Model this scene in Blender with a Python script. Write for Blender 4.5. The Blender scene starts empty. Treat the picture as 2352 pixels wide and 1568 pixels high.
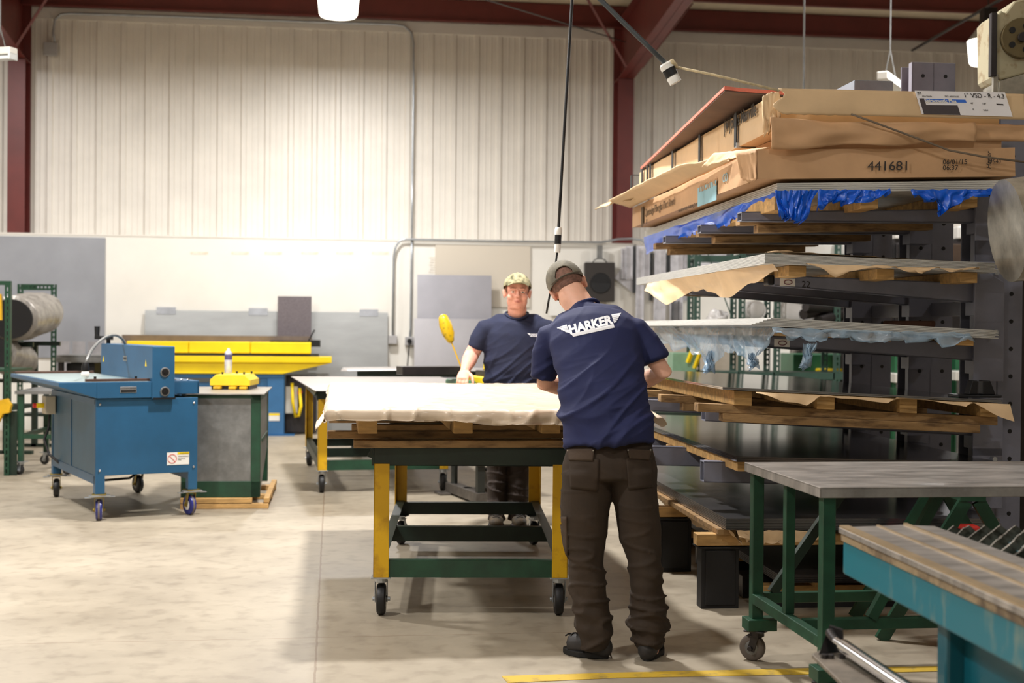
import bpy, bmesh, math, random
from mathutils import Vector, Matrix, noise
random.seed(7)
S = bpy.context.scene
COL = S.collection
V = Vector
PI = math.pi
F = 3100.0; CH = 1.45; ROLL = 0.009; PITCH = math.atan(29/F)
_f = V((0, math.cos(PITCH), -math.sin(PITCH))); _u0 = V((0, math.sin(PITCH), math.cos(PITCH))); _r0 = V((1, 0, 0))
_r = _r0*math.cos(ROLL) + _u0*math.sin(ROLL); _u = _u0*math.cos(ROLL) - _r0*math.sin(ROLL)
CAM = V((0, 0, CH))
def ray(px, py): return _r*((px-1176)/F) - _u*((py-784)/F) + _f
def P(px, py, D):
    d = ray(px, py); return CAM + d*(D/d.y)
def G(px, py, z=0.0):
    d = ray(px, py); return CAM + d*((z-CH)/d.z)
WY, WS = 19.9, 0.133
def W(px, py, off=0.0):      # point on back wall, off = distance in front of it
    d = ray(px, py); n = V((-WS, 1, 0)).normalized(); k = (WY*n.y - off)/(d.dot(n)); return CAM + d*k
class Fr:
    def __init__(s, loc, yaw): s.loc = V(loc); s.yaw = yaw; s.m = Matrix.Translation(s.loc) @ Matrix.Rotation(yaw, 4, 'Z'); s.i = s.m.inverted()
    def l(s, w): return s.i @ V(w)
    def w(s, l): return s.m @ V(l)
WF = Fr((0, WY, 0), math.atan(WS))
# ---------- materials
def lin(c):
    o = []
    for v in c[:3]:
        v /= 255.0; o.append(v/12.92 if v <= .04045 else ((v+.055)/1.055)**2.4)
    return (*o, 1)
MT = {}
def M(name, col=(128,128,128), rough=.5, metal=0., var=.12, scale=6., bump=0., bscale=60., col2=None, mix2=.5, stretch=(1,1,1), emit=0., alpha=1., trans=0., sheen=0., coat=0., sss=0.):
    if name in MT: return MT[name]
    m = bpy.data.materials.new(name); m.use_nodes = True; nt = m.node_tree; N = nt.nodes; L = nt.links
    b = N['Principled BSDF']; c = lin(col)
    b.inputs['Roughness'].default_value = rough; b.inputs['Metallic'].default_value = metal
    if trans: b.inputs['Transmission Weight'].default_value = trans
    if coat: b.inputs['Coat Weight'].default_value = coat; b.inputs['Coat Roughness'].default_value = .15
    if sheen: b.inputs['Sheen Weight'].default_value = sheen
    if sss: b.inputs['Subsurface Weight'].default_value = sss; b.inputs['Subsurface Scale'].default_value = .02; b.inputs['Subsurface Radius'].default_value = (1, .35, .2)
    b.inputs['Alpha'].default_value = alpha
    if emit:
        b.inputs['Emission Color'].default_value = c; b.inputs['Emission Strength'].default_value = emit
    tc = N.new('ShaderNodeTexCoord'); mp = N.new('ShaderNodeMapping'); mp.inputs['Scale'].default_value = stretch
    L.new(tc.outputs['Object'], mp.inputs['Vector'])
    if var or col2:
        n = N.new('ShaderNodeTexNoise'); n.inputs['Scale'].default_value = scale; n.inputs['Detail'].default_value = 6; n.inputs['Roughness'].default_value = .6
        L.new(mp.outputs[0], n.inputs['Vector'])
        r = N.new('ShaderNodeValToRGB'); e = r.color_ramp.elements
        d = col2 if col2 else tuple(max(0, v*(1-var)) for v in col); u = col if col2 else tuple(min(255, v*(1+var*.6)) for v in col)
        w = .1 if col2 else .25
        e[0].position = max(0, mix2-w); e[0].color = lin(d); e[1].position = min(1, mix2+w); e[1].color = lin(u)
        L.new(n.outputs['Fac'], r.inputs['Fac']); L.new(r.outputs['Color'], b.inputs['Base Color'])
    else: b.inputs['Base Color'].default_value = c
    if bump:
        n2 = N.new('ShaderNodeTexNoise'); n2.inputs['Scale'].default_value = bscale; n2.inputs['Detail'].default_value = 4
        L.new(mp.outputs[0], n2.inputs['Vector']); bp = N.new('ShaderNodeBump'); bp.inputs['Strength'].default_value = bump; bp.inputs['Distance'].default_value = .01
        L.new(n2.outputs['Fac'], bp.inputs['Height']); L.new(bp.outputs[0], b.inputs['Normal'])
    MT[name] = m; return m
# ---------- mesh builder
class MB:
    def __init__(s): s.v = []; s.f = []
    def add(s, vs, fs):
        o = len(s.v); s.v += [tuple(v) for v in vs]; s.f += [tuple(i+o for i in f) for f in fs]; return s
    def box(s, c, d, yaw=0, rot=None):
        m = rot if rot is not None else Matrix.Rotation(yaw, 3, 'Z')
        vs = [V(c) + m @ V((x*d[0]/2, y*d[1]/2, z*d[2]/2)) for x in (-1,1) for y in (-1,1) for z in (-1,1)]
        return s.add(vs, [(0,1,3,2),(4,6,7,5),(0,4,5,1),(2,3,7,6),(0,2,6,4),(1,5,7,3)])
    def bb(s, x0, x1, y0, y1, z0, z1): return s.box(((x0+x1)/2,(y0+y1)/2,(z0+z1)/2), (abs(x1-x0),abs(y1-y0),abs(z1-z0)))
    def hexa(s, p): # 8 pts bottom4 then top4, loop order
        return s.add(p, [(3,2,1,0),(4,5,6,7),(0,1,5,4),(1,2,6,5),(2,3,7,6),(3,0,4,7)])
    def bar(s, a, b, w, h, up=(0,0,1)):
        a = V(a); b = V(b); d = (b-a).normalized(); x = d.cross(V(up))
        if x.length < 1e-4: x = d.cross(V((0,1,0)))
        x.normalize(); z = x.cross(d)
        q = [(-1,-1),(1,-1),(1,1),(-1,1)]
        return s.hexa([a + x*i*w/2 + z*j*h/2 for i,j in q] + [b + x*i*w/2 + z*j*h/2 for i,j in q])
    def tube(s, pts, r, n=10, cap=True, ref=None):
        pts = [V(p) for p in pts]; k = len(pts); R = r if isinstance(r, (list, tuple)) else [r]*k
        t0 = next(((q-pts[0]) for q in pts[1:] if (q-pts[0]).length > 1e-6)).normalized(); up = V(ref) if ref else (V((0,0,1)) if abs(t0.z) < .9 else V((0,1,0)))
        x = t0.cross(up).normalized(); o = len(s.v)
        for i in range(k):
            t = (pts[min(i+1,k-1)]-pts[max(i-1,0)])
            t = t.normalized() if t.length > 1e-6 else t0
            t0 = t
            x = (x - t*x.dot(t)).normalized(); y = t.cross(x)
            ra, rb = R[i] if isinstance(R[i], (tuple, list)) else (R[i], R[i])
            for j in range(n):
                a = 2*PI*j/n; s.v.append(tuple(pts[i] + x*math.cos(a)*ra + y*math.sin(a)*rb))
        for i in range(k-1):
            for j in range(n):
                s.f.append((o+i*n+j, o+i*n+(j+1)%n, o+(i+1)*n+(j+1)%n, o+(i+1)*n+j))
        if cap:
            s.f.append(tuple(o+j for j in reversed(range(n)))); s.f.append(tuple(o+(k-1)*n+j for j in range(n)))
        return s
    def cyl(s, a, b, r, n=16, r2=None): return s.tube([a, b], [r, r if r2 is None else r2], n)
    def ell(s, c, r, rot=None, nu=16, nv=10):
        m = rot if rot is not None else Matrix.Identity(3); c = V(c); vs = []; fs = []
        for i in range(1, nv):
            th = PI*i/nv
            for j in range(nu):
                ph = 2*PI*j/nu; vs.append(c + m @ V((r[0]*math.sin(th)*math.cos(ph), r[1]*math.sin(th)*math.sin(ph), r[2]*math.cos(th))))
        vs.append(c + m @ V((0,0,r[2]))); vs.append(c - m @ V((0,0,r[2]))); T = len(vs)-2
        for i in range(nv-2):
            for j in range(nu):
                fs.append((i*nu+j, (i+1)*nu+j, (i+1)*nu+(j+1)%nu, i*nu+(j+1)%nu))
        for j in range(nu):
            fs.append((T, j, (j+1)%nu)); fs.append((T+1, (nv-2)*nu+(j+1)%nu, (nv-2)*nu+j))
        return s.add(vs, fs)
    def limb(s, pts, r, n=16, ref=None):   # rounded-end tapering tube
        pts = [V(p) for p in pts]; R = [q if isinstance(q,(tuple,list)) else (q,q) for q in r]
        a = (pts[0]-pts[1]).normalized(); b = (pts[-1]-pts[-2]).normalized(); P_ = []; Q = []
        m0 = min(R[0]); m1 = min(R[-1])
        for t in (80, 55, 28): c = math.cos(math.radians(t)); P_.append(pts[0]+a*m0*math.sin(math.radians(t))); Q.append((R[0][0]*c, R[0][1]*c))
        P_ += pts; Q += R
        for t in (28, 55, 80): c = math.cos(math.radians(t)); P_.append(pts[-1]+b*m1*math.sin(math.radians(t))); Q.append((R[-1][0]*c, R[-1][1]*c))
        return s.tube(P_, Q, n, True, ref)
    def prism(s, poly, d):    # poly: list of 3d pts, extrude by vector d
        n = len(poly); p = [V(q) for q in poly]; d = V(d)
        return s.add(p + [q+d for q in p], [tuple(reversed(range(n))), tuple(range(n, 2*n))] + [(i, (i+1)%n, n+(i+1)%n, n+i) for i in range(n)])
    def grid(s, fn, nu, nv, th=0.0):
        pts = [[V(fn(i/nu, j/nv)) for j in range(nv+1)] for i in range(nu+1)]
        vs = [p for row in pts for p in row]; w = nv+1
        return s.add(vs, [(i*w+j, (i+1)*w+j, (i+1)*w+j+1, i*w+j+1) for i in range(nu) for j in range(nv)])
    def lathe(s, prof, c, axis=(0,0,1), n=20):
        ax = V(axis).normalized(); c = V(c); up = V((0,0,1)) if abs(ax.z) < .9 else V((0,1,0)); x = ax.cross(up).normalized(); y = ax.cross(x); o = len(s.v); k = len(prof)
        for r_, h in prof:
            for j in range(n):
                a = 2*PI*j/n; s.v.append(tuple(c + ax*h + (x*math.cos(a) + y*math.sin(a))*max(r_, .0005)))
        for i in range(k-1):
            for j in range(n): s.f.append((o+i*n+j, o+i*n+(j+1)%n, o+(i+1)*n+(j+1)%n, o+(i+1)*n+j))
        s.f.append(tuple(o+j for j in reversed(range(n)))); s.f.append(tuple(o+(k-1)*n+j for j in range(n)))
        return s
    def build(s, name, mat, parent=None, smooth=False, bevel=0, solid=0, sub=0, fix=True):
        me = bpy.data.meshes.new(name); me.from_pydata(s.v, [], s.f); me.validate()
        if fix:
            bm = bmesh.new(); bm.from_mesh(me); bmesh.ops.recalc_face_normals(bm, faces=bm.faces); bm.to_mesh(me); bm.free()
        for mm in (mat if isinstance(mat, list) else [mat]): me.materials.append(mm)
        if smooth:
            for p in me.polygons: p.use_smooth = True
            if smooth == 'auto':
                me.set_sharp_from_angle(angle=math.radians(38))
        o = bpy.data.objects.new(name, me); COL.objects.link(o)
        if parent: o.parent = parent
        if solid:
            md = o.modifiers.new('solid', 'SOLIDIFY'); md.thickness = solid; md.offset = 0
        if bevel:
            md = o.modifiers.new('bevel', 'BEVEL'); md.width = bevel; md.segments = 2; md.limit_method = 'ANGLE'; md.angle_limit = math.radians(50)
        if sub:
            md = o.modifiers.new('sub', 'SUBSURF'); md.levels = sub; md.render_levels = sub
        return o
def loose(mb):
    par = list(range(len(mb.v)))
    def fd(a):
        while par[a] != a: par[a] = par[par[a]]; a = par[a]
        return a
    for f in mb.f:
        r = fd(f[0])
        for q in f[1:]: par[fd(q)] = r
    groups = {}
    for f in mb.f: groups.setdefault(fd(f[0]), []).append(f)
    out = []
    for fs in groups.values():
        n = MB(); mp = {}
        for f in fs:
            for q in f:
                if q not in mp: mp[q] = len(n.v); n.v.append(mb.v[q])
            n.f.append(tuple(mp[q] for q in f))
        out.append(n)
    return out
def each(mb, name, mat, parent, **k):   # every separate piece becomes a part of its own
    return [p.build(name, mat, parent, **k) for p in loose(mb)]
def tag(o, label, cat, group=None, kind=None):
    if label: o['label'] = label
    if cat: o['category'] = cat
    if group: o['group'] = group
    if kind: o['kind'] = kind
    return o
def thing(name, label, cat, loc=(0,0,0), yaw=0, group=None):
    o = bpy.data.objects.new(name, None); COL.objects.link(o); o.empty_display_size = .1
    o.location = loc; o.rotation_euler = (0,0,yaw); return tag(o, label, cat, group)
def place(mb, name, mat, label, cat, group=None, kind=None, **k):
    """single-mesh thing given in world coordinates: recentre on its base"""
    xs = [v[0] for v in mb.v]; ys = [v[1] for v in mb.v]; zs = [v[2] for v in mb.v]
    c = V(((min(xs)+max(xs))/2, (min(ys)+max(ys))/2, min(zs)))
    mb.v = [tuple(V(v)-c) for v in mb.v]; o = mb.build(name, mat, None, **k); o.location = c
    return tag(o, label, cat, group, kind)
def struct(o): o['kind'] = 'structure'; return o
def copy_tree(o, parent=None):
    c = o.copy(); COL.objects.link(c)
    if parent: c.parent = parent
    for ch in list(o.children): copy_tree(ch, c)
    return c
def label_part(o, s): o['label'] = s; return o
def text(name, body, size, mat, parent, origin, xd, yd, align='LEFT', ext=.0006, shear=0, sx=1.0, bold=0.0):
    cu = bpy.data.curves.new(name, 'FONT'); cu.body = body; cu.size = size; cu.extrude = ext; cu.align_x = align; cu.shear = shear; cu.resolution_u = 3; cu.offset = bold
    t = bpy.data.objects.new(name+'_c', cu); COL.objects.link(t)
    dg = bpy.context.evaluated_depsgraph_get(); me = bpy.data.meshes.new_from_object(t.evaluated_get(dg)); bpy.data.objects.remove(t)
    xd = V(xd).normalized(); yd = V(yd).normalized(); zd = xd.cross(yd)
    for v in me.vertices:
        v.co = V(origin) + xd*v.co.x*sx + yd*v.co.y + zd*v.co.z
    me.materials.clear(); me.materials.append(mat)
    o = bpy.data.objects.new(name, me); COL.objects.link(o); o.parent = parent; return o
def remesh(mb, name, mat, parent, vox, fn=None, smooth=6, decim=0):
    o = mb.build(name, mat, None); md = o.modifiers.new('r', 'REMESH'); md.mode = 'VOXEL'; md.voxel_size = vox
    m2 = o.modifiers.new('s', 'SMOOTH'); m2.iterations = smooth; m2.factor = .5
    dg = bpy.context.evaluated_depsgraph_get(); me = bpy.data.meshes.new_from_object(o.evaluated_get(dg)); bpy.data.objects.remove(o)
    if fn:
        me.update(); ns = [v.normal.copy() for v in me.vertices]
        for v, n in zip(me.vertices, ns): v.co = fn(v.co.copy(), n)
    for p in me.polygons: p.use_smooth = True
    o = bpy.data.objects.new(name, me); COL.objects.link(o); o.parent = parent
    return o
def nz(p, s): return noise.noise(V(p)*s)

# ---------- palette
cream = M('cream_panel', (226,220,210), .45, var=.04, scale=2)
creamlow = M('cream_board', (232,228,219), .6, var=.03, scale=1.5)
maroon = M('maroon_steel', (104,42,38), .45, var=.12, scale=3)
insul = M('cream_insulation', (226,214,188), .6, var=.05)
greenp = M('dark_green_paint', (28,66,46), .42, var=.25, scale=9, col2=None)
greend = M('blackish_green_paint', (24,42,32), .45, var=.25, scale=9)
yellowp = M('worn_yellow_paint', (216,168,12), .5, col2=(160,112,18), mix2=.36, scale=7)
yellowb = M('bright_yellow_paint', (250,214,8), .4, var=.06, scale=3)
bluep = M('blue_machine_paint', (38,88,124), .38, var=.1, scale=3)
blued = M('blue_side_paint', (44,92,122), .4, var=.1, scale=3)
galv = M('galvanized_steel', (168,168,170), .38, .75, var=.14, scale=7, bump=.03)
galvd = M('worn_galvanized', (130,130,128), .45, .5, var=.2, scale=8)
steel = M('bare_steel', (150,148,146), .3, .85, var=.15, scale=10)
steelw = M('worn_steel_top', (164,158,152), .34, .5, var=.3, scale=5, stretch=(1,3,1), bump=.05)
darkst = M('dark_steel', (58,54,54), .4, .5, var=.2)
chrome = M('chrome', (210,210,212), .15, 1., var=0)
zinc = M('zinc_plate', (180,185,190), .35, .8, var=.1)
rubber = M('black_rubber', (26,25,26), .5, var=.1)
blackm = M('black_metal', (22,22,24), .45, .2, var=.1)
rackp = M('grey_rack_paint', (124,125,138), .4, var=.12, scale=4)
wood = M('pine_wood', (200,158,98), .7, var=.22, scale=5, stretch=(1,6,6), bump=.15)
woodd = M('aged_wood', (164,130,86), .75, col2=(106,80,52), mix2=.45, scale=6, stretch=(1,5,5), bump=.2)
card = M('cardboard', (196,156,116), .75, var=.07, scale=4, bump=.04, bscale=25)
cardl = M('cardboard_light', (214,184,144), .75, var=.06, scale=4, bump=.04, bscale=25)
paper = M('kraft_paper', (222,190,148), .55, var=.06, scale=5, bump=.06, bscale=20)
ink = M('black_ink', (46,42,40), .7, var=.1)
white = M('white_plastic', (232,230,224), .4, var=.03)
red = M('red_paint', (214,52,44), .5, var=.05)
bluefilm = M('blue_film', (8,92,214), .3, var=.15, scale=12, bump=.2, bscale=18)
palefilm = M('pale_blue_film', (176,206,230), .2, var=.12, scale=14, bump=.4, bscale=20, trans=.2, alpha=.6)
skin = M('skin', (230,176,150), .55, var=.05, scale=20, sss=.12)
navy = M('navy_cotton', (23,31,76), .8, var=.06, scale=12, bump=.06, bscale=40)
trous = M('brown_canvas', (47,34,21), .85, var=.14, scale=10, bump=.1, bscale=60)
# ================= SETTING
wm = WF.m
def wall_obj(mb, name, mat, **k):
    o = mb.build(name, mat, None, **k); o.matrix_world = wm.copy(); return struct(o)
# corrugated wall
mb = MB(); prof = []
x = -13.0; pitch = .335
while x < 15:
    prof += [(x,0),(x+.018,-.032),(x+.075,-.032),(x+.093,0),(x+.165,0),(x+.172,-.006),(x+.186,-.006),(x+.193,0),(x+.245,0),(x+.252,-.006),(x+.266,-.006),(x+.273,0)]; x += pitch
vs = [(a, b, 2.6) for a, b in prof] + [(a, b, 6.4) for a, b in prof]; n = len(prof)
mb.add(vs, [(i, i+1, n+i+1, n+i) for i in range(n-1)])
wall_obj(mb, 'wall_back', cream)
mb = MB(); mb.bb(-13, 15, -.5, .25, 0, 2.7)
x = -13
wall_obj(mb, 'wall_back_lower', creamlow)
mb = MB(); mb.bb(-13, 15, -.508, -.5005, 2.68, 2.704); wall_obj(mb, 'trim_1', cream)          # cap strip of the lining
mb = MB(); mb.bb(-13, 15, -.045, .2, 5.74, 5.9); wall_obj(mb, 'trim_2', cream)                    # flashing under strut
# floor
mb = MB(); mb.bb(-13, 15, -26, -.49, -.2, 0)
fl = MT['floor'] = bpy.data.materials.new('concrete_floor'); fl.use_nodes = True
nt = fl.node_tree; N = nt.nodes; L = nt.links; b = N['Principled BSDF']
tc = N.new('ShaderNodeTexCoord')
def mk(t, **k):
    n_ = N.new(t)
    for a, v in k.items(): setattr(n_, a, v)
    return n_
n1 = mk('ShaderNodeTexNoise'); n1.inputs['Scale'].default_value = 1.3; n1.inputs['Detail'].default_value = 8; n1.inputs['Roughness'].default_value = .65; L.new(tc.outputs['Object'], n1.inputs['Vector'])
r1 = mk('ShaderNodeValToRGB'); e = r1.color_ramp.elements; e[0].position = .3; e[0].color = lin((146,134,116)); e[1].position = .7; e[1].color = lin((174,162,142)); L.new(n1.outputs['Fac'], r1.inputs['Fac'])
n2 = mk('ShaderNodeTexNoise'); n2.inputs['Scale'].default_value = 9; n2.inputs['Detail'].default_value = 6; L.new(tc.outputs['Object'], n2.inputs['Vector'])
r2 = mk('ShaderNodeValToRGB'); e = r2.color_ramp.elements; e[0].position = .28; e[0].color = (.72,.7,.68,1); e[1].position = .5; e[1].color = (1,1,1,1); L.new(n2.outputs['Fac'], r2.inputs['Fac'])
mx = mk('ShaderNodeMix', data_type='RGBA', blend_type='MULTIPLY'); mx.inputs[0].default_value = .8; L.new(r1.outputs[0], mx.inputs[6]); L.new(r2.outputs[0], mx.inputs[7])
sp = mk('ShaderNodeSeparateXYZ'); L.new(tc.outputs['Object'], sp.inputs[0])
jA = WF.l(G(736,1350)); jB = WF.l(G(728,1463)); jC = WF.l(G(700,1175))
def joint(axis, pos, w, period):
    a = mk('ShaderNodeMath', operation='SUBTRACT'); L.new(sp.outputs[axis], a.inputs[0]); a.inputs[1].default_value = pos
    nn = mk('ShaderNodeMath', operation='MULTIPLY_ADD'); L.new(n2.outputs['Fac'], nn.inputs[0]); nn.inputs[1].default_value = .012; L.new(a.outputs[0], nn.inputs[2])
    p = mk('ShaderNodeMath', operation='PINGPONG'); L.new(nn.outputs[0], p.inputs[0]); p.inputs[1].default_value = period/2
    c = mk('ShaderNodeMath', operation='LESS_THAN'); L.new(p.outputs[0], c.inputs[0]); c.inputs[1].default_value = w
    return c
j1 = joint(0, jA.x, .005, 5.2); j2 = joint(1, jB.y, .0035, abs(jC.y-jB.y))
jm = mk('ShaderNodeMath', operation='MAXIMUM'); L.new(j1.outputs[0], jm.inputs[0]); L.new(j2.outputs[0], jm.inputs[1])
mx2 = mk('ShaderNodeMix', data_type='RGBA'); jf = mk('ShaderNodeMath', operation='MULTIPLY'); L.new(jm.outputs[0], jf.inputs[0]); jf.inputs[1].default_value = .55
L.new(jf.outputs[0], mx2.inputs[0]); L.new(mx.outputs[2], mx2.inputs[6]); mx2.inputs[7].default_value = lin((112,88,66)); L.new(mx2.outputs[2], b.inputs['Base Color'])
r3 = mk('ShaderNodeMapRange'); L.new(n1.outputs['Fac'], r3.inputs[0]); r3.inputs[3].default_value = .38; r3.inputs[4].default_value = .58; L.new(r3.outputs[0], b.inputs['Roughness'])
bp = mk('ShaderNodeBump'); bp.inputs['Strength'].default_value = .08; bp.inputs['Distance'].default_value = .01; L.new(n2.outputs['Fac'], bp.inputs['Height']); L.new(bp.outputs[0], b.inputs['Normal'])
wall_obj(mb, 'floor', fl)
# other walls + ceiling (outside the frame; they close the hall)
RS = .083
def roofz(d): return 6.22 + RS*d
mb = MB(); mb.add([(-13,.3,roofz(0)),(15,.3,roofz(0)),(15,-26,roofz(13)),(-13,-26,roofz(13)),(15,-13,roofz(13)+.2),(-13,-13,roofz(13)+.2)], [(0,1,4,5),(5,4,2,3)])
wall_obj(mb, 'ceiling', insul, solid=.1)
for nm, a in (('wall_left', (-13.2,-13,-26,.3)), ('wall_right', (15,15.2,-26,.3)), ('wall_front', (-13,15,-26.2,-26))):
    mb = MB(); mb.bb(a[0], a[1], a[2], a[3], 0, 7.6); wall_obj(mb, nm, cream)
# eave strut and purlins
def channel(x0, x1, y, z0, z1, w=.075):
    m = MB(); m.bb(x0, x1, y-.004, y+.004, z0, z1); m.bb(x0, x1, y-w, y, z0-.004, z0+.004); m.bb(x0, x1, y, y+w, z1-.004, z1+.004); m.bb(x0,x1,y-w,y-w+.005,z0,z0+.02); return m
ti = 3
o = wall_obj(channel(-13, 15, -.2, 5.88, 6.2), 'trim_3', maroon)
for d in (1.35, 2.85, 4.35, 5.85, 7.35):
    ti += 1; wall_obj(channel(-13, 15, -d, roofz(d)-.3, roofz(d)-.06), 'trim_%d' % ti, maroon)
# columns with rafters
cx = WF.l(P(1453, 300, 19.2)).x; lx = WF.l(P(30, 300, 18.35)).x
def frame(x, n0):
    m = MB(); hw = .115
    m.bb(x-hw, x+hw, -.46, -.45, 0, 5.1); m.bb(x-hw, x+hw, -.1, -.09, 0, 6.1); m.bb(x-.006, x+.006, -.45, -.1, 0, 6.1)
    m.bb(x-hw, x+hw, -.46, -.1, 5.09, 5.105)
    a = wall_obj(m, 'trim_%d' % n0, maroon)
    m = MB(); Lr = 12.0
    def zb(d): return 5.1 + .112*(d-.46) if d < 6 else 5.1+.112*5.54+.083*(d-6)
    for d0, d1 in ((.46, 6), (6, Lr)):
        for xx0, xx1, f0, f1 in ((x-hw, x+hw, lambda d: zb(d), lambda d: zb(d)+.012), (x-.006, x+.006, lambda d: zb(d), lambda d: roofz(d)-.3), (x-hw, x+hw, lambda d: roofz(d)-.312, lambda d: roofz(d)-.3)):
            p = [(xx0,-d0,f0(d0)),(xx1,-d0,f0(d0)),(xx1,-d1,f0(d1)),(xx0,-d1,f0(d1)),(xx0,-d0,f1(d0)),(xx1,-d0,f1(d0)),(xx1,-d1,f1(d1)),(xx0,-d1,f1(d1))]
            m.hexa(p)
    m.bb(x-hw, x+hw, -.46, -.1, 6.0, 6.02)
    m.bar((x+hw, -1.0, 5.16), (x+.75, -1.33, 6.02), .05, .008); m.bar((x-hw, -1.0, 5.16), (x-.75, -1.33, 6.02), .05, .008)
    wall_obj(m, 'trim_%d' % (n0+1), maroon)
frame(cx, 20); frame(lx, 22)
frame(cx+7.62, 24)
# yellow floor line
ylm = M('yellow_floor_paint', (204,168,52), .6, col2=(150,128,70), mix2=.38, scale=14)
a = [G(1152,1553), G(1420,1545), G(1860,1535), G(2352,1527), G(2352,1537), G(1860,1549), G(1420,1557), G(1166,1569)]
m = MB(); m.prism([V((p.x,p.y,.001)) for p in a], (0,0,.0015)); struct(m.build('trim_30', ylm))
# diagonal brace cables (part of the building frame)
m = MB(); m.tube([P(1100,-6,14.5), P(1436,96,18.9)], .008, 6); struct(m.build('trim_31', darkst))
m = MB(); m.tube([P(2095,116,19.8), P(2310,-8,17.0)], .02, 6); struct(m.build('trim_32', darkst))
# ================= LIGHTS
def area(loc, size, power, col=(1,.99,.98), shape='SQUARE', rot=(0,0,0), sy=None, spread=PI):
    l = bpy.data.lights.new('lamp_light', 'AREA'); l.energy = power; l.size = size; l.shape = shape; l.color = col; l.spread = spread
    if sy: l.size_y = sy
    o = bpy.data.objects.new('lamp_light', l); COL.objects.link(o); o.location = loc; o.rotation_euler = rot; return o
lampglow = M('lit_lens', (255,248,232), .4, var=0, emit=7)
def highbay(x, y, zb, label, big=True, power=420, hidden=False):
    t = thing('high_bay_light', label, 'lamp', (x, y, zb))
    m = MB(); m.tube([(0,0,.301),(0,0,.33),(0,0,.5),(0,0,.52)], [.265,.25,.12,.1], 16); m.build('reflector', galv, t, smooth='auto')
    m = MB(); m.tube([(0,0,.0),(0,0,.03),(0,0,.3)], [.215,.235,.262], 24); m.build('lens', lampglow, t, smooth='auto')
    m = MB(); m.bb(-.09,.09,-.09,.09,.5,.72); m.build('ballast_box', darkst, t, bevel=.01)
    top = roofz(WF.l((x,y,0)).y*-1 if -WF.l((x,y,0)).y < 13 else 13) - zb
    m = MB(); m.cyl((0,0,.7),(0,0,max(.8,top)),.01,8); m.build('hanger', darkst, t)
    l = area((x, y, zb-.03), .42, power, shape='DISK'); l.parent = t; l.location = (0,0,-.03)
    return t
lp = P(777, 38, 16.6)
highbay(lp.x, lp.y, lp.z, 'lit square-sided high bay lamp glowing white at the top of the picture left of centre', power=480)
lr = P(2269, 147, 17.6)
highbay(lr.x, lr.y, lr.z, 'lit high bay lamp half hidden behind the rusty blower at upper right', power=380)
for (x, y, pw) in ((-6.6,15.0,420), (-4.9,9.2,650), (-.6,8.9,820), (4.6,14.2,260), (-3.6,3.8,500), (1.6,1.5,160), (-3,-3,260), (6,4,60)):  # unseen lamps added to light the hall; those by the camera give fill
    highbay(x, y, 5.55, 'unseen high bay lamp assumed under the roof outside the picture', power=pw)['group'] = 'unseen high bay lamps outside the picture'
# ================= CARTS
def caster(parent, loc, r=.08, w=.045, plate=.2, yaw=0., forkm=None, tirem=None, hubm=None, tread=None):
    """caster as a part (fork) with wheel sub-part; wheel axle along local x rotated by yaw"""
    forkm = forkm or zinc; tirem = tirem or rubber; hubm = hubm or galvd
    R = Matrix.Rotation(yaw, 3, 'Z'); c = V(loc)
    off = R @ V((0, r*.35, 0)); f = MB(); ax = R @ V((1,0,0)); q = c + off
    f.box((c.x, c.y, plate-.004), (.1,.09,.008), yaw)
    f.cyl(c+V((0,0,plate-.03)), c+V((0,0,plate-.006)), .032, 14)
    for s in (-1, 1):
        a = q + ax*s*(w/2+.008); top = V((c.x,c.y,0)) + ax*s*(w/2+.008)
        f.bar((a.x,a.y,r-.012), (top.x,top.y,plate-.026), .034, .005, ax)
        f.cyl((a.x,a.y,r), (a+ax*s*.014)[:2]+(r,) if False else V((a.x,a.y,r))+ax*s*.014, .011, 8)
    b = q - ax*(w/2+.008); e = q + ax*(w/2+.008); f.bar((b.x,b.y,plate-.028), (e.x,e.y,plate-.028), .04, .006)
    fo = f.build('caster', forkm, parent, bevel=.002)
    m = MB(); cc = V((q.x,q.y,r)); m.lathe([(r*.55,-w/2),(r*.86,-w/2),(r*.97,-w*.36),(r,-w*.12),(r,w*.12),(r*.97,w*.36),(r*.86,w/2),(r*.55,w/2)], cc, ax, 28)
    wo = m.build('wheel', tirem, fo, smooth='auto')
    m = MB(); m.lathe([(r*.5,-w*.52),(r*.56,-w*.45),(r*.2,-w*.3)], cc, ax, 20); m.lathe([(r*.2,w*.3),(r*.56,w*.45),(r*.5,w*.52)], cc, ax, 20); m.lathe([(r*.2,-w*.6),(r*.2,w*.6)], cc, ax, 14)
    m.build('hub', hubm, fo, smooth='auto')
    if tread:
        m = MB(); m.lathe([(r*1.002,-w*.16),(r*1.003,w*.16)], cc, ax, 28); m.build('tread', tread, fo, smooth='auto')
    return fo
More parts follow.
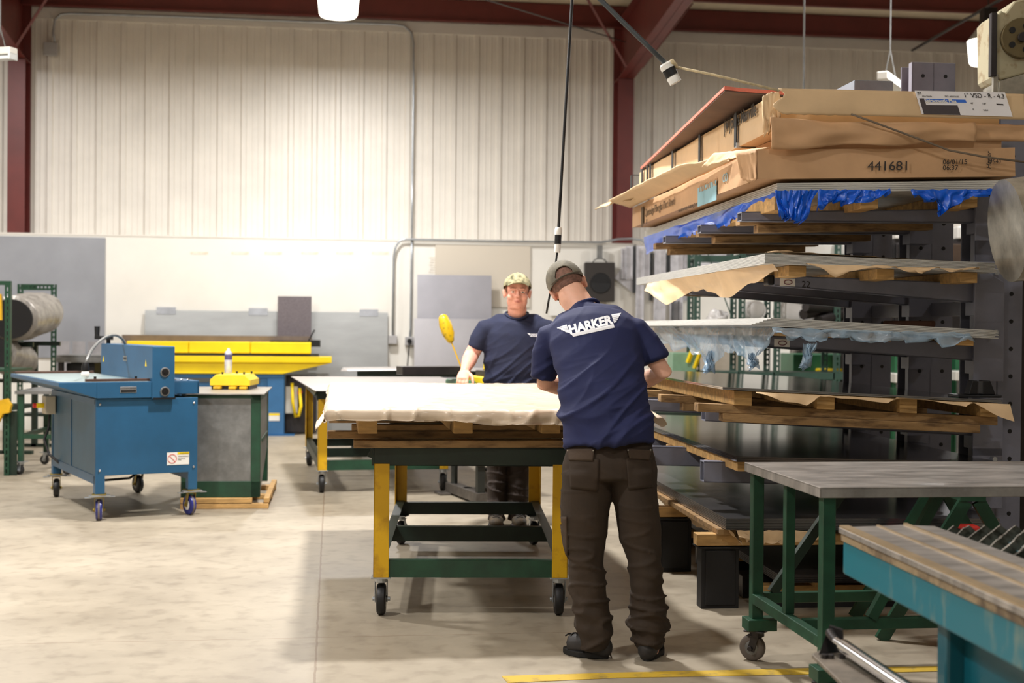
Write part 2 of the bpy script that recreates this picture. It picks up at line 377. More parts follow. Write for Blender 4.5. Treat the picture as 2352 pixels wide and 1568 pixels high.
def cart(label, loc, yaw, w, l, h, group=None, lw=.078):
    t = thing('rolling_steel_cart', label, 'cart', loc, yaw, group); zl = .2
    for sx in (-1, 1):
        for sy in (-1, 1):
            m = MB(); x = sx*w/2; y = sy*l/2
            m.bb(x, x-sx*lw, y, y-sy*.007, zl, h-.085); m.bb(x, x-sx*.007, y, y-sy*lw, zl, h-.085)
            m.build('leg', yellowp, t, bevel=.002)
            caster(t, (x-sx*.038, y-sy*.045, 0), plate=zl, yaw=0 if sy < 0 else .25*sx)
    m = MB()
    for sy in (-1, 1):
        y = sy*(l/2-.003); m.bb(-w/2-.012, w/2+.012, y-sy*.006, y, h-.095, h); m.bb(-w/2, w/2, y, y-sy*.05, h-.012, h); m.bb(-w/2, w/2, y, y-sy*.05, h-.095, h-.088)
    for sx in (-1, 1):
        x = sx*(w/2+.006); m.bb(x-sx*.006, x, -l/2, l/2, h-.085, h-.002)
        m.hexa([(x,-l/2,h-.06),(x+sx*.03,-l/2+.01,h-.05),(x+sx*.03,l/2-.01,h-.05),(x,l/2,h-.06),(x,-l/2,h-.002),(x+sx*.006,-l/2+.01,h-.002),(x+sx*.006,l/2-.01,h-.002),(x,l/2,h-.002)])
    m.build('top_frame', greend, t, bevel=.002)
    m = MB()
    for k in (-.3, 0, .3): m.bb(-w/2+.01, w/2-.01, k*l-.03, k*l+.03, h-.09, h-.004)
    each(m, 'cross_member', greend, t)
    for k, nm in ((-1,'rail'),(0,'rail'),(1,'rail')):
        m = MB(); y = k*(l/2-.012); m.bb(-w/2+.01, w/2-.01, y-.005, y+.005, .2, .285); m.bb(-w/2+.01, w/2-.01, y, y+.05*(-k if k else 1), .28, .286)
        m.build(nm, greenp if k == -1 else greend, t)
    for sx in (-1, 1):
        m = MB(); x = sx*(w/2-.012); m.bb(x-.004, x+.004, -l/2+.01, l/2-.01, .2, .285); m.bb(x, x-sx*.05, -l/2+.01, l/2-.01, .2865, .292)
        m.build('rail', greend, t)
    return t
c1c = ((-.685+.288-.776+.202)/4, (6.76+9.08)/2, 0)
CART1 = Fr(c1c, .039)
cart('worn yellow-legged green steel cart carrying the paper-wrapped sheet pack', c1c, .039, .975, 2.32, .855)
# pallet on the cart
PK = Fr((-.878, 6.42, 0), .127)
t = thing('wooden_skid', 'rough timber skid lying on the front cart under the wrapped sheets', 'pallet', PK.w((.8, 1.5, .857)), .127)
def lp_(x0,x1,y0,y1,z0,z1): m = MB(); m.bb(x0-.8,x1-.8,y0-1.5,y1-1.5,z0-.857,z1-.857); return m
for y0 in (.2, 1.3, 2.6): lp_(.13, 1.5, y0, y0+.09, .857, .893).build('cross_board', woodd, t, bevel=.003)
for y0 in (.32, 1.43, 2.72): lp_(.0, 1.5, y0, y0+.09, .8935, .929).build('cross_board', woodd, t, bevel=.003)
for x0 in (.15, .62, 1.06, 1.42): lp_(x0, x0+.095, .17, 2.9, .93, 1.0).build('stringer', wood, t, bevel=.003)
# wrapped pack
t = thing('paper_wrapped_sheet_pack', 'long pack of sheets wrapped in cream kraft paper on the front cart', 'sheet pack', PK.w((.8, 1.5, 1.0)), .127)
m = MB(); m.bb(-.76,.76,-1.46,1.5,.002,.045); m.build('sheet_stack', galvd, t)
Wp, Lp = 1.57, 3.06
def papf(u, v):
    s = -.12 + u*(Wp+.24); q = -.12 + v*(Lp+.2); x = min(max(s, 0), Wp); y = min(max(q, 0), Lp); dx = (s-x); dy = (q-y)
    n = nz((s*1.7, q*1.3, 0), 1.0); n2_ = nz((s*9, q*9, 3), 1.0); z = .06 + .006*n + .0025*n2_
    fr = nz((s*3.1, 0, 7), 1.0); e = .92 + .3*fr
    mxd = .058+.03*max(0,min(1,s/Wp))+.022*nz((s*4.3,q*.8,2),1.0); drop = min(abs(dx) + abs(dy)*e, mxd)
    bul = math.sin(min(1, drop/.06)*PI)*.012
    z -= drop*.92
    X = x + math.copysign(abs(dx)*.16 + bul, dx) if dx else x
    Y = y + math.copysign(abs(dy)*.22 + bul + abs(dy)*.35*nz((s*7,1,2),1.0), dy) if dy else y
    X += .012*nz((s*5,q*5,9),1.0)*(drop>0); cr = (1-min(1, abs(nz((s*5+q*3,q*4-s*2,5),1.0))*6))**2; z += .006*cr; Y -= .016*cr*(dy<0)*min(1,drop/.03)
    return (X-.8, Y-1.5, z)
m = MB(); m.grid(papf, 150, 220); kp = M('cream_wrapping_paper', (206,187,163), .5, var=.05, scale=3, bump=.5, bscale=7, coat=.15)
m.build('wrapping_paper', kp, t, smooth=True, fix=False, solid=.0015)
m = MB()
def flap(u, v): return (1.55-.8+u*.13*(1-.5*v)+.015*math.sin(v*5), -1.47+v*.5+.06*u, .05-.075*u*u+.014*math.sin(u*9+v*9))
m.grid(flap, 14, 20); m.build('torn_flap', kp, t, smooth=True, solid=.002, fix=False)
m = MB()
def flap2(u, v): return (-.8-.05*u-.005, -1.5+.0+v*.3, .035-.07*u-.015*math.sin(v*14+u*3))
m.grid(flap2, 10, 20); m.build('torn_flap', kp, t, smooth=True, solid=.002, fix=False)
# second cart and its plate
q0 = G(740,1133); qr = G(710,1070)
dv = V((qr.x-q0.x, qr.y-q0.y, 0)); yaw2 = math.atan2(-dv.x, dv.y)
C2 = Fr((q0.x-.04, q0.y, 0), yaw2); l2 = dv.length+.05; w2 = 1.15
cc = C2.w((w2/2, l2/2, 0))
cart('yellow-legged green steel cart behind the front cart, holding a bare grey metal plate', cc, yaw2, w2, l2, .905)
m = MB(); a = [P(668,864,15.2), P(724,897,11.75)]
A = C2.l(G(668,864,.912)); B = C2.l(G(724,897,.912))
m.prism([(B.x,B.y,.908),(w2+.35,B.y,.908),(w2+.35,A.y,.908),(A.x,A.y,.908)], (0,0,.004))
m.v = [tuple(C2.w(v)) for v in m.v]
place(m, 'metal_plate', M('plate_top', (196,190,186), .35, .4, var=.06, scale=3), 'bare light grey metal plate lying on the cart behind the wrapped pack', 'metal sheet')
# plastic item on the lower shelf of cart 2
# ================= BLUE ROLL FORMER
FL = P(219, 1091, 9.95); BM = Fr((FL.x, FL.y, 0), .52)
t = thing('sheet_roll_former', 'blue wheeled sheet-metal roll forming machine with feed table at left', 'machine', BM.loc, .52)
w, l = .765, 1.62
m = MB(); m.bb(.0, w, .0, .012, .335, .905)
fp = m.build('front_panel', bluep, t, bevel=.003)
m = MB()
for x in (.03, w-.03):
    for z in (.375, .865): m.ell((x, -.004, z), (.009,.006,.009), nu=10, nv=6)
each(m, 'bolt', chrome, fp)
m = MB(); m.bb(.006,.012,.02,l,.33,.9); m.bb(w-.012,w-.006,.02,l,.33,.9); m.bb(.01,w-.01,l-.012,l,.33,.9)
m.build('side_panel', blued, t)
m = MB(); m.bb(0,.05,.013,l,.27,.335); m.bb(0,.035,.85,.9,.335,.9); m.bb(0,.03,.013,.05,.3,.9); m.bb(0,.03,l-.04,l,.3,.9); m.bb(w-.05,w,.013,l,.27,.335); m.bb(0.04,w-.04,l-.05,l,.27,.335); m.bb(0,.03,.013,l,.86,.905)
m.build('body_frame', bluep, t, bevel=.002)
bt = M('navy_urethane', (36,44,128), .35, var=.1); bf = M('brass_plated', (150,130,62), .4, .7, var=.1); td = M('grey_tread', (120,110,102), .7)
for x in (.035, w-.035):
    for y in (.035, l-.035):
        m = MB(); m.bb(x-.035, x+.035, y-.035, y+.035, .2, .34); m.build('leg', bluep, t, bevel=.003)
        fo = caster(t, (x, y, 0), r=.078, w=.046, plate=.2, yaw=-.25 if x < .3 else .2, forkm=bf, tirem=bt if y < .5 else rubber, hubm=white if y < .5 else galvd, tread=td if y < .5 else None)
        m = MB(); m.box((x, y-.02, .186), (.15,.05,.014)); m.box((x-.085, y-.02, .178), (.05,.035,.006)); m.box((x+.085, y-.02, .178), (.05,.035,.006)); m.build('brake_pedal', zinc, fo, bevel=.002)
# feed table: wedge with overhang to the left
m = MB(); zt = 1.03; zb = .91
pts = [(-.27,-.03,zt-.03),(.0,-.03,zb),(.0,1.95,zb),(-.27,1.98,zt-.03),(-.27,-.03,zt),(.0,-.03,zt),(.0,1.95,zt),(-.27,1.98,zt)]
m.hexa([pts[0],pts[1],pts[2],pts[3],pts[4],pts[5],pts[6],pts[7]])
m.bb(.0,.404,-.03,1.55,zb,zt)
ft = m.build('feed_table', bluep, t, bevel=.003)
m = MB(); m.bb(-.25,.4,0,1.9,zt+.0005,zt+.003); label_part(m.build('table_surface', M('pale_blue_bare', (172,190,190), .3, .3, var=.1), t), 'pale bare worn table surface')
m = MB(); m.bb(-.07,.4,.01,.05,zt+.002,zt+.022); m.bb(-.25,.4,1.86,1.9,zt+.002,zt+.022); gd = each(m, 'guide_bar', M('brown_bar', (88,62,50), .45, .3), t, bevel=.002)[0]
m = MB()
for x in (.0,.3): m.cyl((x,.03,zt+.022),(x,.03,zt+.04),.01,10)
each(m, 'knob', blackm, gd)
# roll head
m = MB(); m.bb(.405,.575,-.04,1.62,.9,1.295); hd = m.build('roll_head', bluep, t, bevel=.006)
for z in (1.1, .955):
    m = MB(); m.tube([(.5,-.044,z),(.5,-.05,z)], [.037,.033], 20); m.build('bearing_ring', galvd, hd, smooth='auto')
    m = MB(); m.cyl((.5,-.052,z),(.5,-.0505,z),.027,20); m.cyl((.5,-.056,z),(.5,-.052,z),.01,6); m.build('bore', blackm, hd)
m = MB(); m.bb(.41,.58,-.045,-.02,.895,.91); m.build('bolt_strip', blackm, hd)
def vplate(x, y0, y1, z0, z1): 
    mm = MB(); mm.bb(x-.002, x, y0, y1, z0, z1); return mm
vplate(.404,.72,.84,1.165,1.205).build('name_plate', zinc, hd)
vplate(.4025,.735,.825,1.175,1.195).build('plate_field', darkst, hd)
for y in (.12, 1.5):
    m = MB(); m.prism([(.404,y,1.14),(.404,y+.05,1.14),(.404,y+.025,1.19)], (-.001,0,0)); m.build('warning_triangle', yellowb, hd)
# right side tray
m = MB(); m.bb(.575,.79,.05,1.5,.93,.945); m.bb(.775,.79,.05,1.5,.93,1.025); m.bb(.575,.79,.05,.06,.94,1.02); m.bb(.575,.79,.05,1.5,1.02,1.03); m.build('outfeed_tray', bluep, t, bevel=.002)
m = MB()
for k in range(3): m.ell((.62+.05*k,.1,1.034),(.011,.011,.008),nu=10,nv=6)
each(m, 'tray_bolt', chrome, t)
# nameplate and warning sticker
m = MB(); m.bb(.17,.29,-.034,-.0305,.95,.995); pl = m.build('maker_plate', zinc, t, bevel=.001)
m = MB(); m.bb(.175,.285,-.0355,-.0342,.953,.97); m.build('plate_band', blackm, pl)
text('plate_lettering', 'LOCKFORMER', .0185, ink, pl, (.174,-.0345,.976), (1,0,0), (0,0,1), sx=.95)
m = MB(); m.bb(.53,.7,-.003,-.0005,.395,.49); st = m.build('warning_sticker', white, t)
m = MB(); m.bb(.61,.7,-.0045,-.0032,.473,.49); m.build('yellow_band', yellowb, st)
text('sticker_lettering', 'WARNING', .0145, ink, st, (.625,-.0048,.476), (1,0,0), (0,0,1))
m = MB()
ring = [(.57+.033*math.cos(a*PI/12), -.0045, .442+.033*math.sin(a*PI/12)) for a in range(25)]; m.tube(ring, .002, 6, False, ref=(0,1,0)); m.bar((.548,-.0045,.465),(.592,-.0045,.419),.003,.003,(0,1,0)); m.build('prohibition_ring', red, st)
text('sticker_small_text', 'MOVING MACHINERY\n\nkeep hands clear\nof rolls', .0085, ink, st, (.614,-.0048,.455), (1,0,0), (0,0,1))
# crank, lamp arm, switch box, cable
m = MB(); m.tube([(.45,1.55,1.295),(.45,1.55,1.34)],.018,10); m.bar((.47,1.5,1.34),(.36,1.62,1.345),.035,.03); m.tube([(.37,1.61,1.35),(.37,1.61,1.44)],[.02,.024],12); m.build('crank_handle', blackm, t, smooth='auto')
G0_ = V((.45,.95,1.29)); G3_ = BM.l(G(196,836,1.16)); G1_ = G0_+V((-.05,.05,.16)); G2_ = G3_+V((.06,.02,.2)); m = MB(); pts = []
for k in range(17):
    u = k/16; pts.append(tuple(G0_*(1-u)**3 + G1_*3*u*(1-u)**2 + G2_*3*u*u*(1-u) + G3_*u**3))
m.tube(pts, .011, 8); m.build('gooseneck_arm', galvd, t, smooth=True)
e_ = V(pts[-1]); m = MB(); m.tube([e_+V((0,0,.01)), e_-V((0,0,.02)), e_-V((0,0,.05))], [.022,.03,.028], 14); lh = m.build('lamp_socket', blackm, t, smooth='auto')
m = MB(); m.ell(e_-V((0,0,.075)), (.032,.032,.036)); m.build('bulb', white, lh, smooth=True)
m = MB(); m.bb(-.09,-.005,1.42,1.56,.71,.86); sb = m.build('switch_box', M('ivory_plastic', (200,190,168), .5, var=.05), t, bevel=.006)
m = MB(); m.bb(-.15,-.09,1.46,1.51,.76,.80); m.build('switch_lever', yellowb, sb, bevel=.004)
m = MB(); m.cyl((-.175,1.485,.78),(-.15,1.485,.78),.02,12); m.build('stop_knob', red, sb)
m = MB(); m.tube([(-.04,1.49,.71),(-.05,1.47,.6),(-.09,1.45,.5),(-.06,1.4,.38),(.02,1.3,.3),(.1,1.1,.24),(.25,.9,.2),(.45,.8,.22),(.6,.85,.3)], .011, 8); m.build('power_cable', rubber, t, smooth=True)
# ================= CABINET ON SKID
cb = G(597,1142,.085); CB = Fr((cb.x, cb.y, 0), .127)
t = thing('wooden_skid', 'small low timber skid on the floor under the green-framed cabinet', 'pallet', CB.loc, .127)
for z0 in (0, .045):
    for y0 in (-.04, .55, 1.2):
        m = MB(); m.bb(-.62,.07 if z0 == 0 else -.06,y0,y0+.09,z0,z0+.04); m.build('cross_board', wood, t, bevel=.004)
for x0 in (-.58,): m = MB(); m.bb(x0,x0+.09,-.02,1.28,.04,.0445); m.build('slat', wood, t)
m = MB(); m.bb(.03,.075,-.02,1.28,.045,.085); m.build('edge_board', wood, t, bevel=.004)
t = thing('machine_cabinet', 'grey steel-panelled cabinet with dark green frame between blue machine and carts', 'cabinet', CB.w((0,0,.086)), .127)
h = .82; wc = .62; dc = 1.2
m = MB()
for x in (0, -wc+.07):
    for y in (0, dc-.07): m.bb(x-.075 if x == 0 else x-.07, x, y, y+.07, 0, h)
m.bb(-wc,0,0,.06,0,.13); m.bb(-wc,0,0,.06,h-.03,h); m.bb(-.06,0,.0,dc,h-.05,h); m.bb(-wc,-wc+.05,0,dc,0,.1); m.bb(-.012,0,.3,dc,.42,.45)
m.build('frame', greenp, t, bevel=.004)
m = MB(); m.bb(-wc+.01,-.075,.006,.014,.13,h-.03); m.build('front_panel', galvd, t)
m = MB(); m.hexa([(-.014,.07,.0),(-.006,.07,.0),(-.006,dc-.07,.3),(-.014,dc-.07,.3),(-.014,.07,h-.05),(-.006,.07,h-.05),(-.006,dc-.07,h-.05),(-.014,dc-.07,h-.05)]); m.build('side_panel', galvd, t)
m = MB(); m.bb(-wc-.03,.03,-.03,dc+.05,h,h+.008); m.build('top_plate', steelw, t)
# yellow guard device on the cabinet
dl = CB.l(G(528,890,.93)); DF = CB.w((dl.x, dl.y, .915))
t = thing('forming_tool_head', 'small yellow ridged machine guard sitting on the grey cabinet', 'tool', DF, .127-.12)
m = MB(); sec = [(-.17,.03),(-.17,.08),(-.12,.125),(.12,.125),(.17,.08),(.17,.03)]
m.prism([(x,0,z) for x,z in sec], (0,.42,0)); m.build('guard', M('pale_yellow_paint', (240,204,40), .4, var=.08), t, bevel=.006)
m = MB(); m.bb(-.16,.16,.02,.4,.0,.03); m.build('base', darkst, t)
for x in (-.1, .03, .12):
    m = MB(); m.bb(x-.03,x+.03,-.06,.05,.004,.026); m.build('clamp_foot', yellowp, t, bevel=.004)
m = MB()
for x, y in ((-.08,.08),(.1,.1),(0,.3),(.12,.34)): m.cyl((x,y,.125),(x,y,.145),.009,8)
each(m, 'stud', darkst, t)
F_ = Fr(DF, .007)
cp = F_.w((-.075,.3,.1255))
t = thing('spray_can', 'pale blue and white aerosol spray can standing on the yellow guard', 'spray can', cp)
m = MB(); m.lathe([(.031,0),(.033,.004),(.033,.175),(.031,.182),(.02,.196)], (0,0,0), n=20); m.build('can', M('can_print', (186,190,214), .3, .3, col2=(228,228,236), mix2=.5, scale=14), t, smooth='auto')
m = MB(); m.lathe([(.013,.196),(.012,.215),(.007,.218)], (0,0,0), n=14); m.build('nozzle', white, t, smooth='auto')
m = MB(); m.lathe([(.0335,.12),(.0335,.165)], (0,0,0), n=20); m.build('label_band', M('violet_label', (92,86,128), .4), t, smooth='auto')
# ================= BRAKE AT THE BACK
bx = G(640,996); BR = Fr((bx.x*.985, bx.y*.985, 0), .133)
t = thing('sheet_folding_brake', 'long yellow and blue sheet folding machine against the back wall', 'machine', BR.loc, .133)
def bl(px, py, y=0): # local x,z at plane y of BR
    d = ray(px, py); n = V((-math.sin(.133), math.cos(.133), 0)); k = (n.dot(BR.w((0,y,0))) - 0)/(d.dot(n)); p = BR.l(CAM + d*k); return p
p0 = bl(290,783); p1 = bl(715,812); p2 = bl(396,815); p3 = bl(762,816); p4 = bl(650,858)
m = MB()
nseg = 3; xs = [p0.x + (p1.x-p0.x)*k/nseg for k in range(nseg+1)]
for k in range(nseg): m.bb(xs[k]+.003, xs[k+1]-.003, 0-.002*k, .3, p1.z, p0.z)
m.build('upper_beam', yellowb, t, bevel=.01)
m = MB(); m.bb(p0.x, p1.x+.1, .02, .25, p2.z, p1.z-.005); m.build('gap_shade', blackm, t)  # black strip stands in for the shade in the gap between the beams
m = MB(); zt_ = p2.z-.01; zm = zt_-.08
m.bb(p0.x+.3, p3.x, -.12, .3, zm, zt_)
m.prism([(p0.x+.3,-.08,p4.z),(p4.x,-.08,p4.z),(p3.x,-.08,zm-.002),(p0.x+.3,-.08,zm-.002)], (0,.3,0)); m.build('lower_beam', yellowb, t, bevel=.004)
m = MB(); m.bb(p0.x+.3,p4.x+.02,-.04,.3,p4.z-.06,p4.z-.003); m.bb(p4.x-.2,p4.x+.02,-.05,.3,.0+.012,p4.z-.06); m.bb(p0.x+.35,p0.x+.6,-.05,.3,.012,p4.z-.06); m.bb(p4.x-.3,p4.x-.2,-.02,.28,.3,p4.z-.06); m.bb(p0.x+.6,p4.x-.2,.0,.2,.3,.7)
m.build('body', M('mid_blue_paint', (52,104,150), .4, var=.08), t, bevel=.006)
m = MB(); m.bb(p4.x-.26,p4.x+.16,-.1,.3,0,.012); m.build('foot_plate', M('mid_blue_paint'), t)
m = MB(); m.bb(p4.x-.18,p4.x-.04,-.056,-.052,.2,.3); s_ = m.build('sticker', white, t); m = MB(); m.bb(p4.x-.18,p4.x-.04,-.058,-.0565,.27,.3); m.build('yellow_band', yellowb, s_)
m = MB(); m.bb(p0.x-.1,p1.x,.3,.34,p0.z-.05,p0.z+.08); m.build('back_gauge', M('gauge_brown', (120,104,90), .5, .2), t)
m = MB(); m.bb(p1.x-.55,p1.x+.02,.1,.28,p0.z+.002,p0.z+.02); m.bar((p1.x-.05,.2,p0.z),(p1.x+.04,.2,p0.z+.17),.02,.02); m.bb(p1.x,p1.x+.12,.1,.25,p0.z-.06,p0.z+.03); m.build('end_lever', blackm, t)
e1 = bl(655,888); e2 = bl(683,950)
t2 = thing('control_box', 'pale electrical control box with yellow hose beside the blue machine legs', 'control box', BR.w((e1.x,.05,0)), .133)
m = MB(); m.bb(0,e2.x-e1.x,0,.15,e2.z,e1.z); m.build('box', M('pale_enclosure', (196,192,182), .5, var=.04), t2, bevel=.008)
m = MB(); hx = (e2.x-e1.x)*.55; m.tube([(hx,-.03,e1.z+.05),(hx+.01,-.03,e1.z-.2),(hx+.05,-.03,e2.z-.05),(hx+.09,-.03,e2.z-.03),(hx+.12,-.02,e2.z+.1),(hx+.1,-.0,e1.z-.02)], .02, 8); m.build('yellow_hose', yellowb, t2, smooth=True)
m = MB(); m.bb(.0,e2.x-e1.x+.25,.16,.4,.02,e1.z+.15); m.build('dark_housing', darkst, t2, bevel=.01)
m = MB(); m.cyl((e2.x-e1.x+.03,-.01,e1.z-.08),(e2.x-e1.x+.03,.16,e1.z-.08),.03,12); m.build('red_button', red, t2)
# ================= WALL: panels, sheets, speaker, conduit
def wrect(name, px0, py0, px1, py1, off, th, mat, label, cat, **k):
    off += .44; a = WF.l(W(px0,py0,off)); b = WF.l(W(px1,py1,off)); m = MB(); m.bb(a.x,b.x,-off,-off+th,min(a.z,b.z),max(a.z,b.z)); m.v = [tuple(WF.w(v)) for v in m.v]
    return place(m, name, mat, label, cat, **k)
wrect('grey_wall_panel', -90,540,240,822,.085,.02, M('grey_panel', (150,152,158), .5, .0, var=.07, scale=1.5), 'large flat grey panel on the wall at far left', 'wall panel')
def lean(name, px0, py0, px1, py1, mat, label, clips=(), off=.16):
    off += .44; a = WF.l(W(px0,py0,off)); b = WF.l(W(px1,py1,off)); zt = max(a.z,b.z); zb = 0.0 if py1 > 960 else min(a.z,b.z)
    t = thing(name, label, 'metal sheet', WF.w((a.x, -off, zb)), WF.yaw)
    m = MB(); w_ = b.x-a.x; h_ = zt-zb; m.hexa([(0,-.12,0),(w_,-.12,0),(w_,-.117,0),(0,-.117,0),(0,.06,h_),(w_,.06,h_),(w_,.063,h_),(0,.063,h_)])
    m.build('sheet', mat, t)
    for c in clips:
        m = MB(); cx_ = c*w_; m.bb(cx_-.13,cx_+.13,.045,.07,h_-.055,h_+.045); m.build('clip', M('clip_zinc', (190,194,202), .3, .4), t)
    return t
lean('galvanised_sheet', 332,712,889,1000, M('smooth_galvanised', (150,151,150), .34, .7, var=.07, scale=1.5, stretch=(1,1,4)), 'wide galvanised sheet leaning on the back wall behind the yellow brake, three clips on top', (.085,.46,.92))
wrect('perforated_steel_strip', 638,680,715,783,.34,.02, M('dark_perforated', (116,108,112), .5, .4, var=.15, scale=60), 'narrow dark upright steel plate standing behind the right end of the brake', 'metal sheet')
lean('blue_grey_sheet', 959,630,1127,1000, M('blue_grey_steel', (172,171,178), .32, .5, var=.06, scale=2), 'tall blue-grey metal sheet leaning on the back wall by the far worker', off=.3)
lean('pale_lower_sheet', 952,731,1160,1000, M('pale_steel', (182,180,184), .32, .55, var=.05, scale=2), 'low pale metal sheet leaning in front of the tall blue-grey sheet', off=.42)
# expanded mesh panel
a = WF.l(W(1000,561,.53)); b = WF.l(W(1217,706,.53))
mm_ = bpy.data.materials.new('expanded_mesh'); mm_.use_nodes = True; nt = mm_.node_tree; N = nt.nodes; L = nt.links; bs = N['Principled BSDF']
tc = N.new('ShaderNodeTexCoord'); vo = N.new('ShaderNodeTexVoronoi'); vo.inputs['Scale'].default_value = 30; vo.inputs['Randomness'].default_value = 0; L.new(tc.outputs['Object'], vo.inputs['Vector'])
rr = N.new('ShaderNodeValToRGB'); rr.color_ramp.elements[0].position = .35; rr.color_ramp.elements[0].color = lin((226,216,200)); rr.color_ramp.elements[1].position = .5; rr.color_ramp.elements[1].color = lin((186,176,160)); L.new(vo.outputs['Distance'], rr.inputs['Fac']); bs.inputs['Base Color'].default_value = lin((206,196,180)); bs.inputs['Roughness'].default_value = .6; MT['expanded_mesh'] = mm_
m = MB(); m.bb(a.x,b.x,-.53,-.505,b.z,a.z); m.v = [tuple(WF.w(v)) for v in m.v]
place(m, 'mesh_panel', mm_, 'tan perforated mesh panel fixed to the back wall above the metal sheets', 'wall panel')
# tape remnants
for i, px in enumerate((458,552,628,712,792,874)):
    c = WF.l(W(px,581,.503)); m = MB(); m.bb(c.x-.12,c.x+.12,-.5035,-.5005,c.z-.018,c.z+.018); m.v = [tuple(WF.w(v)) for v in m.v]
    o = place(m, 'adhesive_mark', M('tape_residue', (214,202,182), .7, var=0, col2=(234,226,210), mix2=.5, scale=20), 'faint tan strip of old adhesive in the row high on the cream wall', 'wall mark', group='adhesive strips on the cream wall')
c = WF.l(W(1003,607,.504)); t = thing('scorch_mark', 'stack of grubby horizontal rub marks on cream wall left of the mesh panel', 'wall mark', WF.w((c.x,-.5005,c.z-.12)), WF.yaw)
for k in range(7): m = MB(); m.bb(-.11+.01*(k%3),.1+.015*(k%2),-.004,-.0006,.035*k,.035*k+.012); m.build('rub_mark', M('rub_mark_brown', (190,180,164), .7, col2=(228,220,206), mix2=.5, scale=25), t)
# speaker
t = thing('wall_speaker', 'black loudspeaker hung on a grey bracket on the back wall', 'speaker', WF.w((WF.l(W(1376,693,.64)).x, -.64, WF.l(W(1376,693,.64)).z)), WF.yaw-.12)
a = WF.l(W(1343,602,.64)); b = WF.l(W(1410,693,.64)); hw = (b.x-a.x)/2; hh = a.z-b.z
m = MB(); m.bb(-hw,hw,-.1,.12,0,hh); m.build('cabinet', M('speaker_black', (44,38,34), .6, var=.08), t, bevel=.012)
m = MB(); m.tube([(.01,-.1,hh*.47),(.01,-.112,hh*.47),(.01,-.104,hh*.47)], [.15,.14,.13], 28); m.build('cone_ring', blackm, t, smooth='auto')
m = MB(); m.tube([(.01,-.106,hh*.47),(.01,-.09,hh*.47)], [.125,.04], 28); m.build('cone', M('cone_grey', (34,31,30), .5), t, smooth='auto')
m = MB(); m.bb(-.035,.045,.02,.06,hh+.05,hh+.25); m.build('bracket', galvd, t)
m = MB(); m.tube([(-.1,0,hh),(-.06,.02,hh+.045),(.005,.03,hh+.07),(.07,.02,hh+.045),(.11,0,hh)], .007, 8); m.build('hanging_loop', blackm, t, smooth=True)
# conduit
def cond(pts, off, label, r=.016):
    q = [W(x, y, off if y < 545 else off+.44) for x, y in pts]; m = MB(); m.tube(q, r, 8); return place(m, 'conduit', zinc, label, 'conduit', smooth=True)
cond([(128,112),(122,75),(126,45),(140,33),(160,31),(400,38),(700,50),(905,56),(928,60),(945,75),(950,100),(950,200),(947,400),(946,536),(946,546),(945,600),(943,755),(941,775)], .1, 'long conduit running under the roof beam and down the back wall to the outlet')
cond([(902,770),(903,660),(904,590),(908,568),(914,558),(922,550),(932,549),(945,549.5),(1100,553),(1250,555),(1380,556),(1400,553),(1420,549),(1450,548),(1474,551),(1490,566)], .13, 'conduit looping along the top of the cream panels to the small box')
def jbox(px, py, s, label, nm='junction_box'):
    of = 0 if py < 540 else .44
    c = WF.l(W(px,py,.1+of)); t = thing(nm, label, 'electrical box', WF.w((c.x,-.06-of,c.z-s)), WF.yaw)
    m = MB(); m.bb(-s,s,-.09,0,0,2*s); m.build('box', M('box_grey', (168,166,166), .5, var=.05), t, bevel=.006); return t
jbox(117,113,.09,'small grey junction box high at the left end of the conduit')
jbox(902,780,.06,'small grey junction box at the foot of the left-hand conduit')
t = jbox(940,783,.06,'grey power outlet with a round black plug and cord on the back wall','power_outlet')
m = MB(); m.cyl((0,-.09,.06),(0,-.13,.06),.035,14); m.build('plug', blackm, t)
m = MB(); m.tube([(0,-.13,.06),(-.01,-.16,-.03),(-.03,-.15,-.3),(-.06,-.16,-.6),(-.08,-.2,-.9),(-.1,-.4,-1.17)], .009, 8); m.build('cord', blackm, t, smooth=True)
# ================= FAR TABLE
TF = P(820,850,15.1); FT = Fr((TF.x, TF.y, 0), .1)
t = thing('rolling_welding_table', 'far green-framed table with a pale metal top in front of the back wall', 'table', FT.loc, .1)
zt_ = TF.z
m = MB(); m.bb(0,1.75,0,.006,zt_-.075,zt_-.01); m.bb(0,1.75,1.1,1.106,zt_-.075,zt_-.01); m.bb(0,.006,0,1.1,zt_-.075,zt_-.01); m.bb(1.74,1.746,0,1.1,zt_-.075,zt_-.01); m.build('top_frame', greend, t)
m = MB()
def wt(u, v): x = -.18+u*2.0; return (x, -.1+v*1.3, zt_-.006+.012*math.sin(u*PI))
m.grid(wt, 20, 2); m.build('top_plate', M('plate_top'), t, smooth=True, solid=.006)
for x, y in ((.03,.03),(1.7,.03),(.03,1.06),(1.7,1.06)):
    m = MB(); m.bb(x-.03,x+.03,y-.03,y+.03,.2,zt_-.076); m.build('leg', greend, t); caster(t, (x,y,0), plate=.2, yaw=.9)
